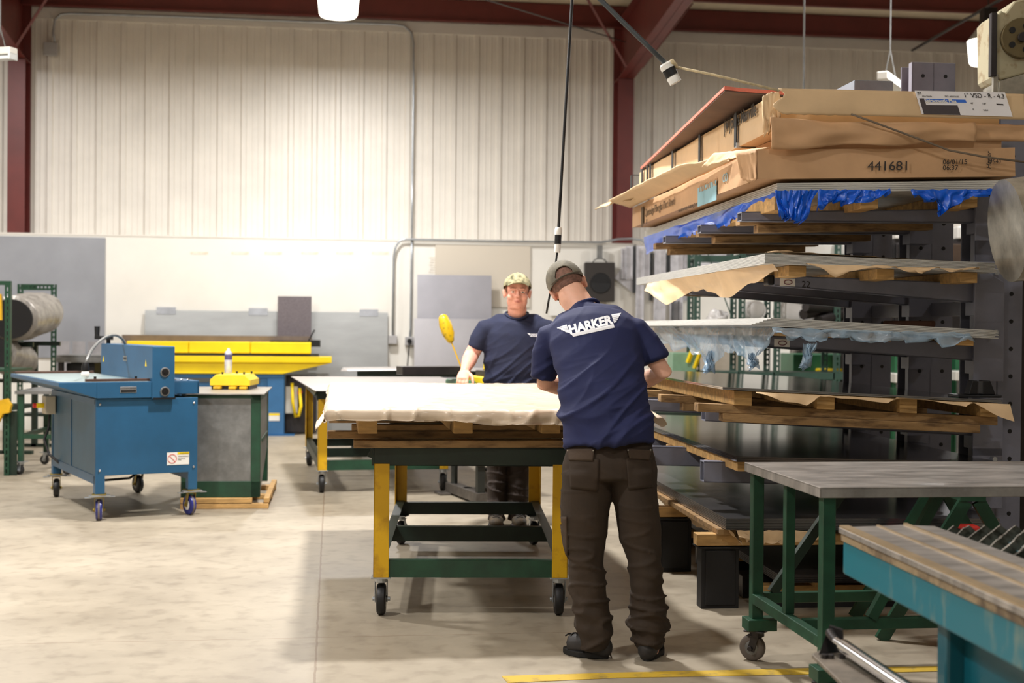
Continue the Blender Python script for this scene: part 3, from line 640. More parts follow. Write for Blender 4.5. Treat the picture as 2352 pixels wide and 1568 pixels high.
# ================= LEVER MACHINE
b0 = G(1040,1140); b1 = G(1112,1160); yw = math.atan2(b1.y-b0.y, b1.x-b0.x)
LM = Fr((b1.x, b1.y, 0), .35)
ironm = M('worn_iron', (98,92,86), .45, .5, var=.25, scale=14)
t = thing('lever_operated_bender', 'floor-standing iron bending machine with green body and yellow levers left of far worker', 'machine', LM.loc, .35)
m = MB(); m.bb(-.07,.03,0,.85,.02,.1); m.bb(.3,.4,0,.85,.02,.1); m.bb(-.05,.38,.35,.45,.02,.1); m.bb(-.14,.1,-.03,.12,0,.02); m.bb(-.16,.1,.7,.9,0,.02); m.build('base_frame', ironm, t, bevel=.004)
for x, y in ((-.02,.05),(.35,.05),(-.02,.75),(.35,.75)):
    m = MB(); m.bb(x-.03,x+.03,y-.03,y+.03,.1,.5) if y < .4 else m.cyl((x,y,.1),(x,y,.5),.03,14); m.build('leg', M('dark_iron', (52,54,50), .5, .4), t)
m = MB(); m.bb(-.07,.4,0,.8,.32,.5); m.bb(.1,.3,.1,.5,.1,.26); m.build('lower_housing', ironm, t, bevel=.01)
m = MB(); m.bb(-.02,.36,.05,.7,.5,.98); m.build('green_body', M('mid_green_paint', (66,122,88), .45, var=.1), t, bevel=.02)
m = MB(); m.bb(-.16,-.04,.1,.6,.86,1.02); m.cyl((.15,-.04,.98),(.15,.4,.98),.12,16); m.build('green_side_case', M('mid_green_paint'), t, bevel=.02)
m = MB(); m.bb(.0,.42,-.02,.5,.99,1.05); m.bb(.02,.1,-.03,.1,.88,1.0); m.bb(.18,.26,-.03,.1,.88,1.0); m.bb(.08,.3,.0,.3,1.1,1.17); m.build('yellow_block', yellowb, t, bevel=.01)
m = MB(); m.bb(.05,.36,0,.4,1.05,1.1); m.bb(-.62,-.1,.3,.5,1.06,1.13); m.build('dark_slide', darkst, t, bevel=.005)
def lm(px, py, D=11.6): return LM.l(P(px,py,D))
m = MB(); m.bar(lm(1060,845), lm(1034,778), .022, .012); m.build('lever_rod', yellowp, t)
A_, B_ = lm(1034,779), lm(1019,733); m = MB(); m.limb([A_, A_.lerp(B_,.25), A_.lerp(B_,.75), B_], [.035,.052,.055,.045], 18); m.tube([B_, B_+(B_-A_).normalized()*.035], .012, 8)
m.build('yellow_bottle', M('yellow_scribbled', (232,188,32), .35, col2=(60,60,30), mix2=.36, scale=26), t, smooth=True)
# ================= LEFT RACKS
def perf_post(m, a, b, w=.045):
    a = V(a); b = V(b); n = int((b-a).length/.06); u = (b-a)/n
    for k in range(n):
        p = a + u*k
        s_ = V((w*.32,0,0)) if abs(u.z) > abs(u.x) else V((0,0,w*.32))
        m.bar(p - s_, p + u - s_, w*.36 if abs(u.z) > abs(u.x) else .004, .004 if abs(u.z) > abs(u.x) else w*.36, (0,1,0)); m.bar(p + s_, p + u + s_, w*.36 if abs(u.z) > abs(u.x) else .004, .004 if abs(u.z) > abs(u.x) else w*.36, (0,1,0))
        m.bar(p, p+u*.4, w*.3 if abs(u.z) > abs(u.x) else .004, .004 if abs(u.z) > abs(u.x) else w*.3, (0,1,0))
r0 = P(47,652,16.9); r1 = P(124,652,16.9); LR = Fr((r0.x, r0.y, 0), .0)
t = thing('slotted_angle_rack', 'green slotted-angle rack frame holding silver-wrapped rolls at far left', 'rack', LR.loc)
wl = r1.x-r0.x; ht = r0.z
for y in (0,):
    for x in (0, wl):
        m = MB(); perf_post(m, (x,y,0), (x,y,ht), .075); m.bb(x-.004+.02*(1 if x else -1),x+.02*(1 if x else -1),y,y+.04,0,ht); m.build('post', greenp, t)
    m = MB(); m.bb(0,wl,y,y+.006,ht-.075,ht-.05); m.bb(0,wl,y,y+.006,ht-.025,ht); m.bb(0,wl*.45,y+.006,y+.008,ht-.052,ht-.023)
    for k in range(9): m.bb(wl*k/9,wl*(k+.45)/9,y,y+.0055,ht-.051,ht-.024)
    m.build('top_rail', greenp, t)
for z in (.3,.75):
    m = MB(); m.bb(0,wl,0,.03,z,z+.03); m.bb(0.01,wl-.01,.01,.3,z+.03,z+.036); m.build('shelf', greend, t)
foil = M('silver_wrap', (150,144,136), .38, .3, col2=(110,104,98), mix2=.45, scale=5, stretch=(3,1,1), bump=.9, bscale=9)
def roll(pts, rr, label):
    t = thing('wrapped_roll', label, 'roll', pts[0] - V((0,0,max(rr))))
    m = MB(); p = [V(q)-t.location for q in pts]; path = [p[0].lerp(p[1], k/14) for k in range(15)]; rad = [(rr[0]*(1+.04*nz((k*.7,1,2),1))*(1-.75*max(0,(k-11)/3.5)**1.6), rr[1]*(1+.1*nz((k*.9,4,2),1))*(1-.75*max(0,(k-11)/3.5)**1.6)) for k in range(15)]
    m.tube(path, rad, 28)
    for i, v in enumerate(m.v): m.v[i] = tuple(V(v)*(1) + V((0,.01,.028))*nz(v, 7))
    m.build('wrapping', foil, t, smooth=True)
    d = (p[0]-p[1]).normalized(); m = MB(); m.tube([p[0]+d*.03, p[0]-d*.1], [(rr[0]*.86, rr[1]*.86)]*2, 24); m.build('dark_core', M('core_black', (22,20,20), .8), t, smooth='auto'); return t
roll([P(25,732,14.6), P(108,716,16.4)], (.27,.25), 'large silver-wrapped duct roll with black open end on the left rack, upper one')
roll([P(-10,812,14.6), P(60,830,16.0)], (.2,.2), 'smaller silver-wrapped duct roll below the large one on the left rack')
t = thing('roll_cradle', 'dark green cradle stand carrying the silver-wrapped rolls at far left', 'stand', P(60,900,15.3)*1); t.location = (P(60,900,15.3).x-.15, 15.3, 0)
for y9 in (-.2, .7):
    m = MB(); m.bb(-.03,.03,y9-.03,y9+.03,0,1.24); m.bb(-.3,.3,y9-.02,y9+.02,1.2,1.25); m.bb(-.3,.25,y9-.02,y9+.02,.8,.84); m.bb(-.3,.3,y9-.03,y9+.03,0,.04); m.build('support_frame', greend, t)
m = MB(); a = P(62,785,16.9); b = P(118,1000,16.9)
for k in range(3): m.bb(a.x+k*.2, a.x+k*.2+.17, a.y+1.1+.03*k, a.y+1.1+.03*k+.01, 0, a.z)
place(m, 'upright_offcuts', M('offcut_silver', (170,168,172), .4, .3, var=.15, scale=4, bump=.3, bscale=6), 'crinkled silver sheets standing upright behind the left rack', 'metal sheet')
# shelf bench behind the blue machine
a = P(128,815,16.6); b = P(205,860,16.6)
t = thing('steel_bench', 'low grey steel bench with clutter behind the blue machine', 'bench', (a.x, a.y, 0))
m = MB(); m.bb(0,b.x-a.x+.4,0,.6,a.z-.09,a.z-.02); m.bb(0,b.x-a.x+.4,0,.6,a.z-.015,a.z); m.build('top', galvd, t, bevel=.003)
for x in (.05, b.x-a.x+.35):
    for y in (.05,.55): m = MB(); m.bb(x-.03,x+.03,y-.03,y+.03,0,a.z-.09); m.build('leg', darkst, t)
m = MB(); m.bb(.1,.45,.1,.5,a.z-.35,a.z-.1); m.bb(.05,.8,.05,.55,a.z-.37,a.z-.35); m.build('under_shelf_box', blackm, t)
# green rolling stand at far left (legs with casters)
w0 = G(48,1090); w1 = G(85,1066)
t = thing('green_rolling_stand', 'small green steel stand on casters at far left behind the blue machine', 'cart', (w0.x, w0.y, 0), .1)
hs = .78
for x, y in ((0,0),(.45,.0),(0,1.0),(.45,1.0)):
    m = MB(); m.bb(x-.025,x+.025,y-.025,y+.025,.13,hs); m.build('leg', greenp, t, bevel=.003); caster(t, (x,y,0), r=.05, w=.03, plate=.13, yaw=1.2)
m = MB(); m.bb(-.05,.5,-.05,1.05,hs,hs+.03); m.build('top', galvd, t)
m = MB(); m.bb(0,.45,-.02,.02,.35,.39); m.bb(0,.45,.98,1.02,.35,.39); m.bb(-.02,.02,0,1,.35,.39); m.bb(.43,.47,0,1,.35,.39); m.build('lower_rail', greenp, t)
# near-left green post rack with yellow tools
p_ = G(22,1092); pt = P(14,645,p_.y)
t = thing('slotted_angle_rack', 'green slotted-angle upright at the left edge with yellow tool hung on it', 'rack', (p_.x, p_.y, 0))
m = MB(); perf_post(m, (-.03,0,0), (-.03,0,pt.z), .05); m.bb(-.01,-.005,0,.05,0,pt.z); m.build('post', greenp, t)
m = MB(); perf_post(m, (-.75,0,0), (-.75,0,pt.z), .05); m.build('post', greenp, t)
m = MB(); m.bb(-.75,0,0,.005,pt.z-.04,pt.z); m.build('top_rail', greenp, t)
m = MB(); m.bb(-.75,0,-.01,.6,.62,.66); m.bb(-.75,0,.0,.6,1.0,1.02); m.build('shelf', greenp, t)
m = MB(); m.bb(-.75,-.7,.55,.6,0,pt.z); m.build('post', greend, t); m = MB(); m.bb(-.06,0.06,.02,.03,.0,.62); m.build('kick_plate', greend, t)
for (x0,y0,x1,y1,lb,nm) in ((-12,675,10,735,'yellow strap handle at the very left edge beside the green upright','yellow_clamp'),(-8,915,25,960,'yellow angle tool hanging low on the green upright at the left edge','yellow_grinder_guard')):
    a = P(x0,y0,p_.y-.08); b = P(x1,y1,p_.y-.08); m = MB()
    if y0 < 800: m.bar((b.x-.05,a.y,a.z),(a.x+.05,a.y,b.z),.03,.04)
    else: m.prism([(a.x,a.y,a.z-.02),(b.x-.04,a.y,a.z),(b.x,a.y,a.z-.06),(b.x-.02,a.y,b.z+.05),(b.x-.08,a.y,b.z+.04),(a.x,a.y,b.z-.08)], (0,.05,0))
    place(m, nm, M('tool_yellow', (222,172,24), .45, var=.15), lb, 'tool')
# fluorescent fixtures on chains
wf = M('white_enamel', (226,222,212), .4, var=.03)
a = P(0,110,12.5); t = thing('fluorescent_fixture', 'unlit white strip light hanging on a chain at the upper left edge', 'lamp', (a.x, a.y, P(0,138,12.5).z), -.3)
m = MB(); m.bb(-.7,.15,-.06,.06,.04,.11); m.build('housing', wf, t, bevel=.01); m = MB(); m.bb(-.7,.14,-.05,.05,0,.03); m.bb(.13,.15,-.06,.06,-.005,.06); m.build('diffuser', M('milky_lens', (214,216,214), .3), t, bevel=.005)
m = MB(); m.tube([(-.03,0,.11),(.0,0,.3),(0,0,2.7)], .008, 6); m.tube([(.06,0,.11),(.0,0,.3)], .006, 6); m.build('chain', galvd, t)
a = P(2044,188,15.0); t = thing('fluorescent_fixture', 'small white hanging strip light seen above the cardboard boxes', 'lamp', a, -.5)
m = MB(); m.bb(-.05,.07,-.4,.6,-.04,.05); m.build('housing', wf, t, bevel=.01)
m = MB(); m.tube([(-.06,0,.05),(0,0,.35),(0,0,2.35)], .006, 6); m.tube([(.06,0,.05),(0,0,.35)], .006, 6); m.build('hanging_wire', galvd, t)
a = P(1847,205,13.0); m = MB(); m.tube([a-V((0,0,.5)), P(1847,0,13.0), P(1847,0,13)+V((0,0,2.1))], .009, 6); place(m, 'hanging_wire', galvd, 'thin vertical wire hanging from the roof above the boxes', 'wire')
# cables with plugs
def plugcable(name, pts, tip, label, r, pr, cab=blackm):
    t = thing(name, label, 'cable', pts[-1]); b = V(pts[-1])
    m = MB(); m.tube([V(p)-b for p in pts], r, 10); m.build('cable', cab, t, smooth=True)
    d = (V(tip)-b).normalized(); Ln = (V(tip)-b).length; o = V((0,0,0))
    m = MB(); m.tube([o, o+d*Ln*.08, o+d*Ln*.3], [pr*.8,pr*1.05,pr*1.05], 18); m.build('white_collar', white, t, smooth='auto')
    m = MB(); m.tube([o+d*Ln*.3, o+d*Ln*.66], [pr*.97,pr*.97], 18); m.build('black_sleeve', blackm, t, smooth='auto')
    m = MB(); m.tube([o+d*Ln*.66, o+d*Ln*.7, o+d*Ln], [pr*.85,pr*.93,pr*.9], 18); m.build('white_tip', white, t, smooth='auto'); return t
D1 = 6.3
plugcable('hanging_power_cable', [P(1180,-1500,D1), P(1250,-400,D1), P(1290,-130,D1), P(1375,-5,D1), P(1430,50,D1), P(1480,98,D1), P(1528,145,D1)], P(1552,190,D1), 'thick dark power cable with black and white plug, tied back by a rope', .012, .032, M('cable_green_grey', (62,68,72), .5, var=.1))
D2 = 8.2
t = plugcable('hanging_power_cable', [P(1320,-1280,D2), P(1318,-200,D2), P(1314,0,D2), P(1308,100,D2), P(1296,300,D2), P(1288,440,D2), P(1283,522,D2)], P(1280,580,D2), 'slim black cable hanging straight down to a plug above the near worker', .009, .021)
b = t.location; m = MB(); m.tube([P(x,y,D2)-b for x,y in ((1280,578),(1277,600),(1270,640),(1262,680),(1255,720))], .006, 8); m.build('lower_cord', blackm, t, smooth=True)
t = thing('tie_rope', 'thin cream rope from the plug across the cardboard boxes to the right', 'rope', P(1790,208,6.3))
b = t.location; m = MB(); m.tube([p-b for p in (P(1534,150,D1), P(1640,172,6.3), P(1790,208,6.3))], .006, 8); rp = m.build('rope', M('cream_rope', (214,196,158), .8, var=.15, scale=60), t, smooth=True)
m = MB(); m.limb([P(1528,150,D1)-b, P(1545,142,D1-.02)-b, P(1552,150,D1)-b], [.012,.014,.01], 10); m.build('knot', M('cream_rope'), t, smooth=True)
# ================= SHEET RACK
RK = Fr((1.3, 6.95, 0), .1)
def rp(px, py, y=0.):      # rack-local point on plane y
    d = ray(px, py); n = V((-math.sin(RK.yaw), math.cos(RK.yaw), 0)); q = RK.w((0,y,0)); k = n.dot(q-CAM)/n.dot(d); return RK.l(CAM+d*k)
def rx(px, py, x):
    d = ray(px, py); n = V((math.cos(RK.yaw), math.sin(RK.yaw), 0)); q = RK.w((x,0,0)); k = n.dot(q-CAM)/n.dot(d); return RK.l(CAM+d*k)
def rthing(name, label, cat, l, group=None): return thing(name, label, cat, RK.w(l), RK.yaw, group)
class RM(MB):   # builder in rack coordinates, with tilt about y
    def __init__(s, o=(0,0,0)): super().__init__(); s.o = V(o)
    def b(s, x0, x1, y0, y1, z0, z1, tilt=0, xr=0):
        p = []
        for z in (z0, z1):
            for x, y in ((x0,y0),(x1,y0),(x1,y1),(x0,y1)): p.append(V((x,y,z-tilt*(x-xr)))-s.o)
        return s.hexa(p)
rt = rthing('cantilever_rack', 'tall grey cantilever storage rack loaded with sheets and boxes at right', 'rack', (1.43, 1.3, 0))
o = (1.43, 1.3, 0); XC = 1.29
for i, (y, zt) in enumerate(((.37,2.7),(1.28,3.12),(2.28,3.12))):
    m = RM(o); m.b(XC,XC+.28,y,y+.012,0.1,zt); m.b(XC,XC+.28,y+.17,y+.182,.1,zt); m.b(XC+.13,XC+.145,y,y+.17,.1,zt); m.b(XC-.002,XC+.01,y,y+.05,.1,zt)
    c = m.build('column', rackp, rt, bevel=.003)
    m = RM(o); z = .3
    while z < zt-.05:
        for x in (XC+.07, XC+.215):
            m.cyl(V((x,y-.002,z))-V(o), V((x,y+.0005,z))-V(o), .012, 10)
        z += .152
    m.build('bolt_hole', blackm, c)['kind'] = 'stuff'
    m = RM(o); m.b(-.0,XC+.5,y,y+.18,0,.12); m.build('base_beam', darkst, rt, bevel=.004)
m = RM(o); m.b(XC+.1,XC+.2,.4,2.4,.4,.5); m.b(XC+.1,XC+.2,.4,2.4,1.55,1.63); m.b(XC+.1,XC+.2,.4,2.4,2.3,2.38); each(m, 'cross_tie', rackp, rt)
AR = [((1700,487),(1700,508),(2290,480),(2290,513),'a'), ((1775,632),(1775,656),(2290,653),(2290,700),'b'), ((1762,771),(1762,793),(2290,788),(2290,833),'c'), ((1617,938),(1617,966),(2290,962),(2290,1003),'d'), ((1614,1058),(1614,1106),(2290,1075),(2290,1122),'e')]
arms = []
for (a, b, c, d, k) in AR:
    A_, B_, C_, D_ = rp(*a,.33), rp(*b,.33), rp(*c,.33), rp(*d,.33)
    arms.append((A_.x, A_.z, C_.z))
    for y in (.30, 1.21, 2.21):
        m = RM(o); w = .09; t_ = .006; ex = -.15 if (k in 'de' and y > .5) else 0
        def pt(q, yy): return V((q.x, yy, q.z)) - V(o)
        A2, B2 = V(A_), V(B_); A2.x += ex; B2.x += ex
        # hollow tube: top, bottom, front, back walls
        for (p, q, r_, s_, yy0, yy1, dz) in ((A2,C_,None,None,y,y+w,-t_),(B2,D_,None,None,y,y+w,t_)):
            m.hexa([pt(p,yy0),pt(q,yy0),pt(q,yy1),pt(p,yy1)] + [v+V((0,0,dz)) for v in (pt(p,yy0),pt(q,yy0),pt(q,yy1),pt(p,yy1))])
        for yy in (y, y+w-t_):
            m.hexa([pt(B2,yy),pt(D_,yy),pt(D_,yy+t_),pt(B2,yy+t_),pt(A2,yy),pt(C_,yy),pt(C_,yy+t_),pt(A2,yy+t_)])
        m.b(XC-.04,XC+.1,y-.03,y+w+.0,D_.z-.06,C_.z+.06)
        ao = m.build('arm', rackp, rt)
        if y < .5:
            m = RM(o); m.b(XC-.05,XC+.12,y-.045,y-.03,D_.z-.1,C_.z+.12); m.build('arm_bracket', rackp, ao, bevel=.004)
            m = RM(o); m.tube([V((XC+.06,y-.08,C_.z+.06))-V(o), V((XC+.06,y-.03,C_.z+.06))-V(o)], .014, 10); m.build('pin', zinc, ao)
            if k in 'bc':
                lx = A_.x + .03; zz = A_.z-.012
                m = RM(o); m.b(lx,lx+.085,y-.003,y-.0005,zz-.045,zz-.004,.034,lx); lo = m.build('arm_sticker', white, ao)
                m = RM(o); ring = [V((lx+.045+.022*math.cos(a_*PI/8), y-.0045, zz-.026+.012*math.sin(a_*PI/8)))-V(o) for a_ in range(17)]; m.tube(ring, .003, 5, False, ref=(0,1,0)); m.build('oval_mark', M('sticker_maroon', (130,90,96), .5), lo)
                if k == 'b': text('arm_number', '22', .05, ink, ao, V((lx+.12, y-.002, zz-.052))-V(o), (1,0,-.034), (0,0,1))
                m = RM(o); m.b(A_.x-.035,A_.x,y,y+w,B_.z+.002,A_.z); m.build('rubber_tip', blackm, ao, bevel=.008)
# ---- sheet stacks
def stack(tl, tr, th, y0, y1, mat, label, n=5, fan=0., name='sheet_stack', x1=None, curve=0.0, sag=0.):
    a = rp(*tl, y0); b = rp(*tr, y0); xr = min(b.x if x1 is None else x1, 1.275); tilt = -(b.z-a.z)/(b.x-a.x)
    t = rthing(name, label, 'sheet stack', ((a.x+xr)/2, (y0+y1)/2, a.z-th)); o_ = RK.l(t.location)
    m = RM(o_)
    dz = th/n
    for k in range(n):
        off = fan*(n-1-k) + .004*random.uniform(-1,1); zt_ = a.z-dz*k - .0012; x0 = a.x - off*0 + (fan*k if fan < 0 else fan*(n-1-k))*1
        ny = 10
        for j in range(ny):
            ya = y0+(y1-y0)*j/ny; yb = y0+(y1-y0)*(j+1)/ny
            sa = -sag*(ya-y0)**2; sb = -sag*(yb-y0)**2
            p = []
            for zz in (zt_-dz+.0014, zt_):
                for x, y, s_ in ((x0,ya,sa),(xr+.01*math.sin(k*9),ya,sa),(xr,yb,sb),(x0,yb,sb)): p.append(V((x,y,zz-tilt*(x-a.x)+s_))-o_)
            m.hexa(p)
    m.build('sheets', mat, t); t['_x0'] = a.x; t['_z'] = a.z; t['_tilt'] = tilt
    return t
for_k = M('sheet_edge_grey', (204,203,198), .4, .35, var=.12, scale=12, stretch=(1,1,30))
mirror = M('shiny_sheet', (150,150,150), .1, 1., var=.05)
dark_sh = M('oiled_dark_sheet', (104,98,96), .14, .9, var=.1, scale=2)
LY = 3.45
stA = stack((1785,420),(2352,413), .05, 0, LY, for_k, 'thick grey sheet stack lying directly under the lowest cardboard box', 5)
stF = stack((1757,582),(2290,603), .052, 0, LY, for_k, 'grey sheet stack on the level with kraft paper drooping below it', 8)
stG = stack((1770,729),(2290,758), .045, 0, LY-.1, for_k, 'fanned grey sheets on the level with clear blue film hanging below', 6, fan=-.02)
stH = stack((1660,888),(2352,921), .014, 0, LY, mirror, 'thin shiny mirror-like sheets on timbers at worker elbow height', 2)
stI = stack((1692,1047),(2352,1062), .03, 0, LY, dark_sh, 'dark oiled sheets on the rack level just above the green workbench', 3)
stJ = stack((1668,1190),(2352,1190), .06, 0, LY, M('dark_top_sheet', (120,118,120), .22, .8, var=.1), 'thick grey sheet stack on the lowest rack level beneath the workbench top', 7)
stK = stack((1788,1318),(2352,1318), .045, 0, 2.6, darkst, 'dark thin sheets lying near the floor at the foot of the rack', 5)
# ---- timbers
wn = 0
def timber(x0, x1, y0, y1, z0, z1, label, mat=None, tilt=0, xr=0, grp=None):
    t = RM(RK.l(RK.w(((x0+x1)/2,(y0+y1)/2,z0)))); t.b(x0,x1,y0,y1,z0,z1,tilt,xr)
    ob = t.build('timber_bearer', mat or wood, None, bevel=.003); ob.location = RK.w(((x0+x1)/2,(y0+y1)/2,z0)); ob.rotation_euler = (0,0,RK.yaw)
    return tag(ob, label, 'timber', grp)
def skid(label, x0, x1, ztop, tilt, xr, stx, hs, ybs, zb, hb, mat_s=None, mat_b=None, ylen=LY, two=False, y00=.05, over=.1):
    t = rthing('timber_skid', label, 'pallet', ((x0+x1)/2, ylen/2, zb)); o_ = RK.l(t.location)
    for sx in stx:
        m = RM(o_); m.b(sx, sx+.095, y00, ylen-.05, ztop-hs, ztop, tilt, xr); m.build('stringer', mat_s or wood, t, bevel=.003)
    for yb in ybs:
        m = RM(o_); m.b(x0, x1, yb, yb+.09, ztop-hs-hb, ztop-hs-.0005, tilt, xr); m.build('cross_board', mat_b or woodd, t, bevel=.003)
        if two: m = RM(o_); m.b(x0+over, x1-.1, yb-.01, yb+.08, ztop-hs-2*hb, ztop-hs-hb-.0005, tilt, xr); m.build('cross_board', mat_b or woodd, t, bevel=.003)
    return t
def sx_(px, py=600, y=0): return rp(px, py, y).x
zA = stA['_z']-.0505; zF = stF['_z']-.053; zG = stG['_z']-.046; zH = stH['_z']-.0155; zI = stI['_z']-.031; zJ = stJ['_z']-.061; zK = stK['_z']-.046
skid('timber skid under the thick grey stack, its ends stepping back below blue film', .0, 1.2, zA, stA['_tilt'], stA['_x0'], [sx_(1785,460), sx_(1985,455), sx_(2215,460)], .085, (.5,1.45,2.75), 2.0, .043, two=True)
skid('timber skid with blocks on the arm marked 22, kraft paper over it', .16, 1.25, zF, stF['_tilt'], stF['_x0'], [sx_(1818,620), sx_(2022,620), sx_(2215,620)], .055, (.48,1.5,2.8), zF-.15, .035)
skid('thin timber skid under the fanned grey sheets and clear film', .16, 1.22, zG-.003, stG['_tilt'], stG['_x0'], [.12,.6,1.05], .04, (.46,1.4,2.8), zG-.12, .045)
skid('rough timber skid with three block ends under the mirror-like sheets', sx_(1612,935), sx_(2308,960), zH-.003, stH['_tilt'], stH['_x0'], [sx_(1692,910), sx_(1884,918), sx_(2075,925), sx_(2262,935)], .075, (.08,1.0,1.6,2.9), zH-.17, .045, two=True, over=.13)
skid('timber skid under the dark oiled sheets above the workbench', sx_(1625,1080,.6), 1.25, zI-.003, stI['_tilt'], stI['_x0'], [sx_(1700,1070), .6, 1.05], .05, (.6,1.6,2.8), zI-.13, .05, over=.1)
skid('timber skid under the lowest thick stack, standing on black floor blocks', sx_(1610,1235), 1.25, zJ-.003, 0, 0, [sx_(1655,1225), .55, 1.05], .03, (.08,1.15,2.2), zJ-.1, .06, mat_s=woodd, mat_b=wood)
skid('low timber skid on the floor under the dark thin sheets', sx_(1745,1345), 1.3, zK-.003, 0, 0, [.3,.8], .03, (.1,1.1,2.0), zK-.07, .045, mat_b=wood, ylen=2.6)
for i, y in enumerate((.1, 1.17, 2.2)):
    x = sx_(1622,1300)
    t = rthing('floor_block', ('black steel floor block nearest the camera under the lowest stack','black steel floor block second back beneath the rack','black steel floor block furthest back beneath the rack')[i], 'support', (x, y, 0))
    m = MB(); m.bb(0,.2,0,.1,0,zJ-.1); m.bb(.02,.18,-.008,0,.02,zJ-.12); m.bb(-.02,.24,-.02,.12,zJ-.11,zJ-.1); m.build('post', M('matt_black_steel', (26,25,26), .6, .1, var=.3, scale=5), t, bevel=.003)
    m = MB(); m.bb(.3,1.15,.0,.1,0,.07); m.build('foot_beam', M('matt_black_steel'), t)
# ---- cardboard boxes
bt_ = rp(1740,343); bb_ = rp(1742,411); B0 = rp(2332,338)
def cbox(x0, x1, y0, y1, z0, z1, label, mat, sagr=0., crush=0.0, seed=1, tilt=0.):
    t = rthing('cardboard_box', label, 'box', ((x0+x1)/2, (y0+y1)/2, z0)); o_ = RK.l(t.location); m = MB()
    nx, ny, nz_ = 24, 40, 6; idx = {}
    def pt(i, j, k):
        u, v, w_ = i/nx, j/ny, k/nz_; x = x0+(x1-x0)*u; y = y0+(y1-y0)*v; z = z0+(z1-z0)*w_ - tilt*(x-x0)
        n1_ = nz((x*2.3+seed, y*1.7, z*3), 1.0); n2_ = nz((x*7+seed, y*6, z*9), 1.0)
        q = crush*(n1_+.5*n2_)
        if i in (0, nx): x += q*(1 if i else -1)*1.0
        if j in (0, ny): y += q*(1 if j else -1)
        if k == nz_: z += q*.8
        if k in (0,) : z += 0
        return V((x,y,z))-o_
    def face(fn, na, nb):
        g = [[fn(a, b) for b in range(nb+1)] for a in range(na+1)]; w_ = nb+1
        m.add([p for r_ in g for p in r_], [(a*w_+b, (a+1)*w_+b, (a+1)*w_+b+1, a*w_+b+1) for a in range(na) for b in range(nb)])
    face(lambda a,b: pt(a,0,b), nx, nz_); face(lambda a,b: pt(a,ny,b), nx, nz_)
    face(lambda a,b: pt(0,a,b), ny, nz_); face(lambda a,b: pt(nx,a,b), ny, nz_)
    face(lambda a,b: pt(a,b,0), nx, ny); face(lambda a,b: pt(a,b,nz_), nx, ny)
    ob = m.build('carton', mat, t, fix=False)
    bm = bmesh.new(); bm.from_mesh(ob.data); bmesh.ops.remove_doubles(bm, verts=bm.verts, dist=.0004); bmesh.ops.recalc_face_normals(bm, faces=bm.faces); bm.to_mesh(ob.data); bm.free()
    for p in ob.data.polygons: p.use_smooth = True
    ob.data.set_sharp_from_angle(angle=math.radians(40))
    return t, o_
YB = 3.4
tB = -(B0.z-bt_.z)/(B0.x-bt_.x)
boxB, oB = cbox(bt_.x, B0.x, 0, YB, bb_.z, bt_.z, 'lowest cardboard box, stamped 441681 on its end', card, crush=.004, seed=3, tilt=tB)
c0 = rp(1772,270); c1 = rp(1772,342); c2 = rp(2240,322)
d1 = rp(1766,303,.05)
boxC, oC = cbox(c0.x+.1, 1.27, .02, YB-.05, bt_.z+.003, d1.z-.006, 'crushed middle cardboard box between the top box and the stamped one', card, crush=.008, seed=11)
d0 = rp(1766,222,.05)
zD0 = d1.z
boxD, oD = cbox(d0.x, 1.27, .05, YB+.1, zD0, d0.z, 'top cardboard box with black straps and a white product label', cardl, crush=.005, seed=21)
# stamped text on B (front face y=0 local)
def onfront(box, o_, px, py, body, size, y=-.006, **k):
    q = rp(px, py); return text(k.pop('name','stamped_text'), body, size, k.pop('mat', ink), box, V((q.x, y, q.z))-o_, (1,0,-k.pop('tl',tB)), (0,0,1), **k)
onfront(boxB, oB, 1990, 392, '441681', .068, y=-.012, sx=1.12)
onfront(boxB, oB, 2163, 378, '06/01/15', .036, y=-.012, sx=1.05)
onfront(boxB, oB, 2163, 391, '06:37', .036, y=-.012, sx=1.05)
onfront(boxB, oB, 2265, 376, '11540', .03, y=-.012)
q = rp(2268,389); text('handwriting', 'Hagler', .034, ink, boxB, V((q.x+.012,-.012,q.z))-oB, (0,0,1), (-1,0,0), shear=.3)
# B left face print
def onleft(box, o_, x, px, py, body, size, mat=ink, name='printed_text', off=.006, **k):
    q = rx(px, py, x); return text(name, body, size, mat, box, V((x-off, q.y, q.z))-o_, (0,-1,0), (0,0,1), **k)
inkf = M('faded_ink', (96,78,56), .8); inkb = M('faded_blue_ink', (140,180,190), .8)
xB = bt_.x
onleft(boxB, oB, xB, 1483, 497, 'Quietedge Fiberglas Duct Board', .075, inkf, sx=1.0, shear=.1)
onleft(boxB, oB, xB, 1486, 514, 'R', .05, ink); onleft(boxB, oB, xB, 1476, 522, 'A', .04, ink)
onleft(boxB, oB, xB, 1560, 488, 'Manufactured by Insulating Systems America', .03, inkf, sx=1.3)
q0 = rx(1606,432,xB); q1 = rx(1649,447,xB)
m = RM(oB); m.b(xB-.009,xB-.0075,q1.y,q0.y,min(q0.z,q1.z)-.03,max(q0.z,q1.z)-.0); m.build('blue_print_block', inkb, boxB)
onleft(boxB, oB, xB, 1609, 442, 'TRISCRN  NO', .07, card, off=.0105)
onleft(boxB, oB, xB, 1662, 420, 'CO', .07, inkb)
q0 = rx(1472,478,xB); m = RM(oB); m.b(xB-.009,xB-.0075,q0.y-.14,q0.y-.06,q0.z-.14,q0.z-.0); m.build('dark_print_bar', inkf, boxB)
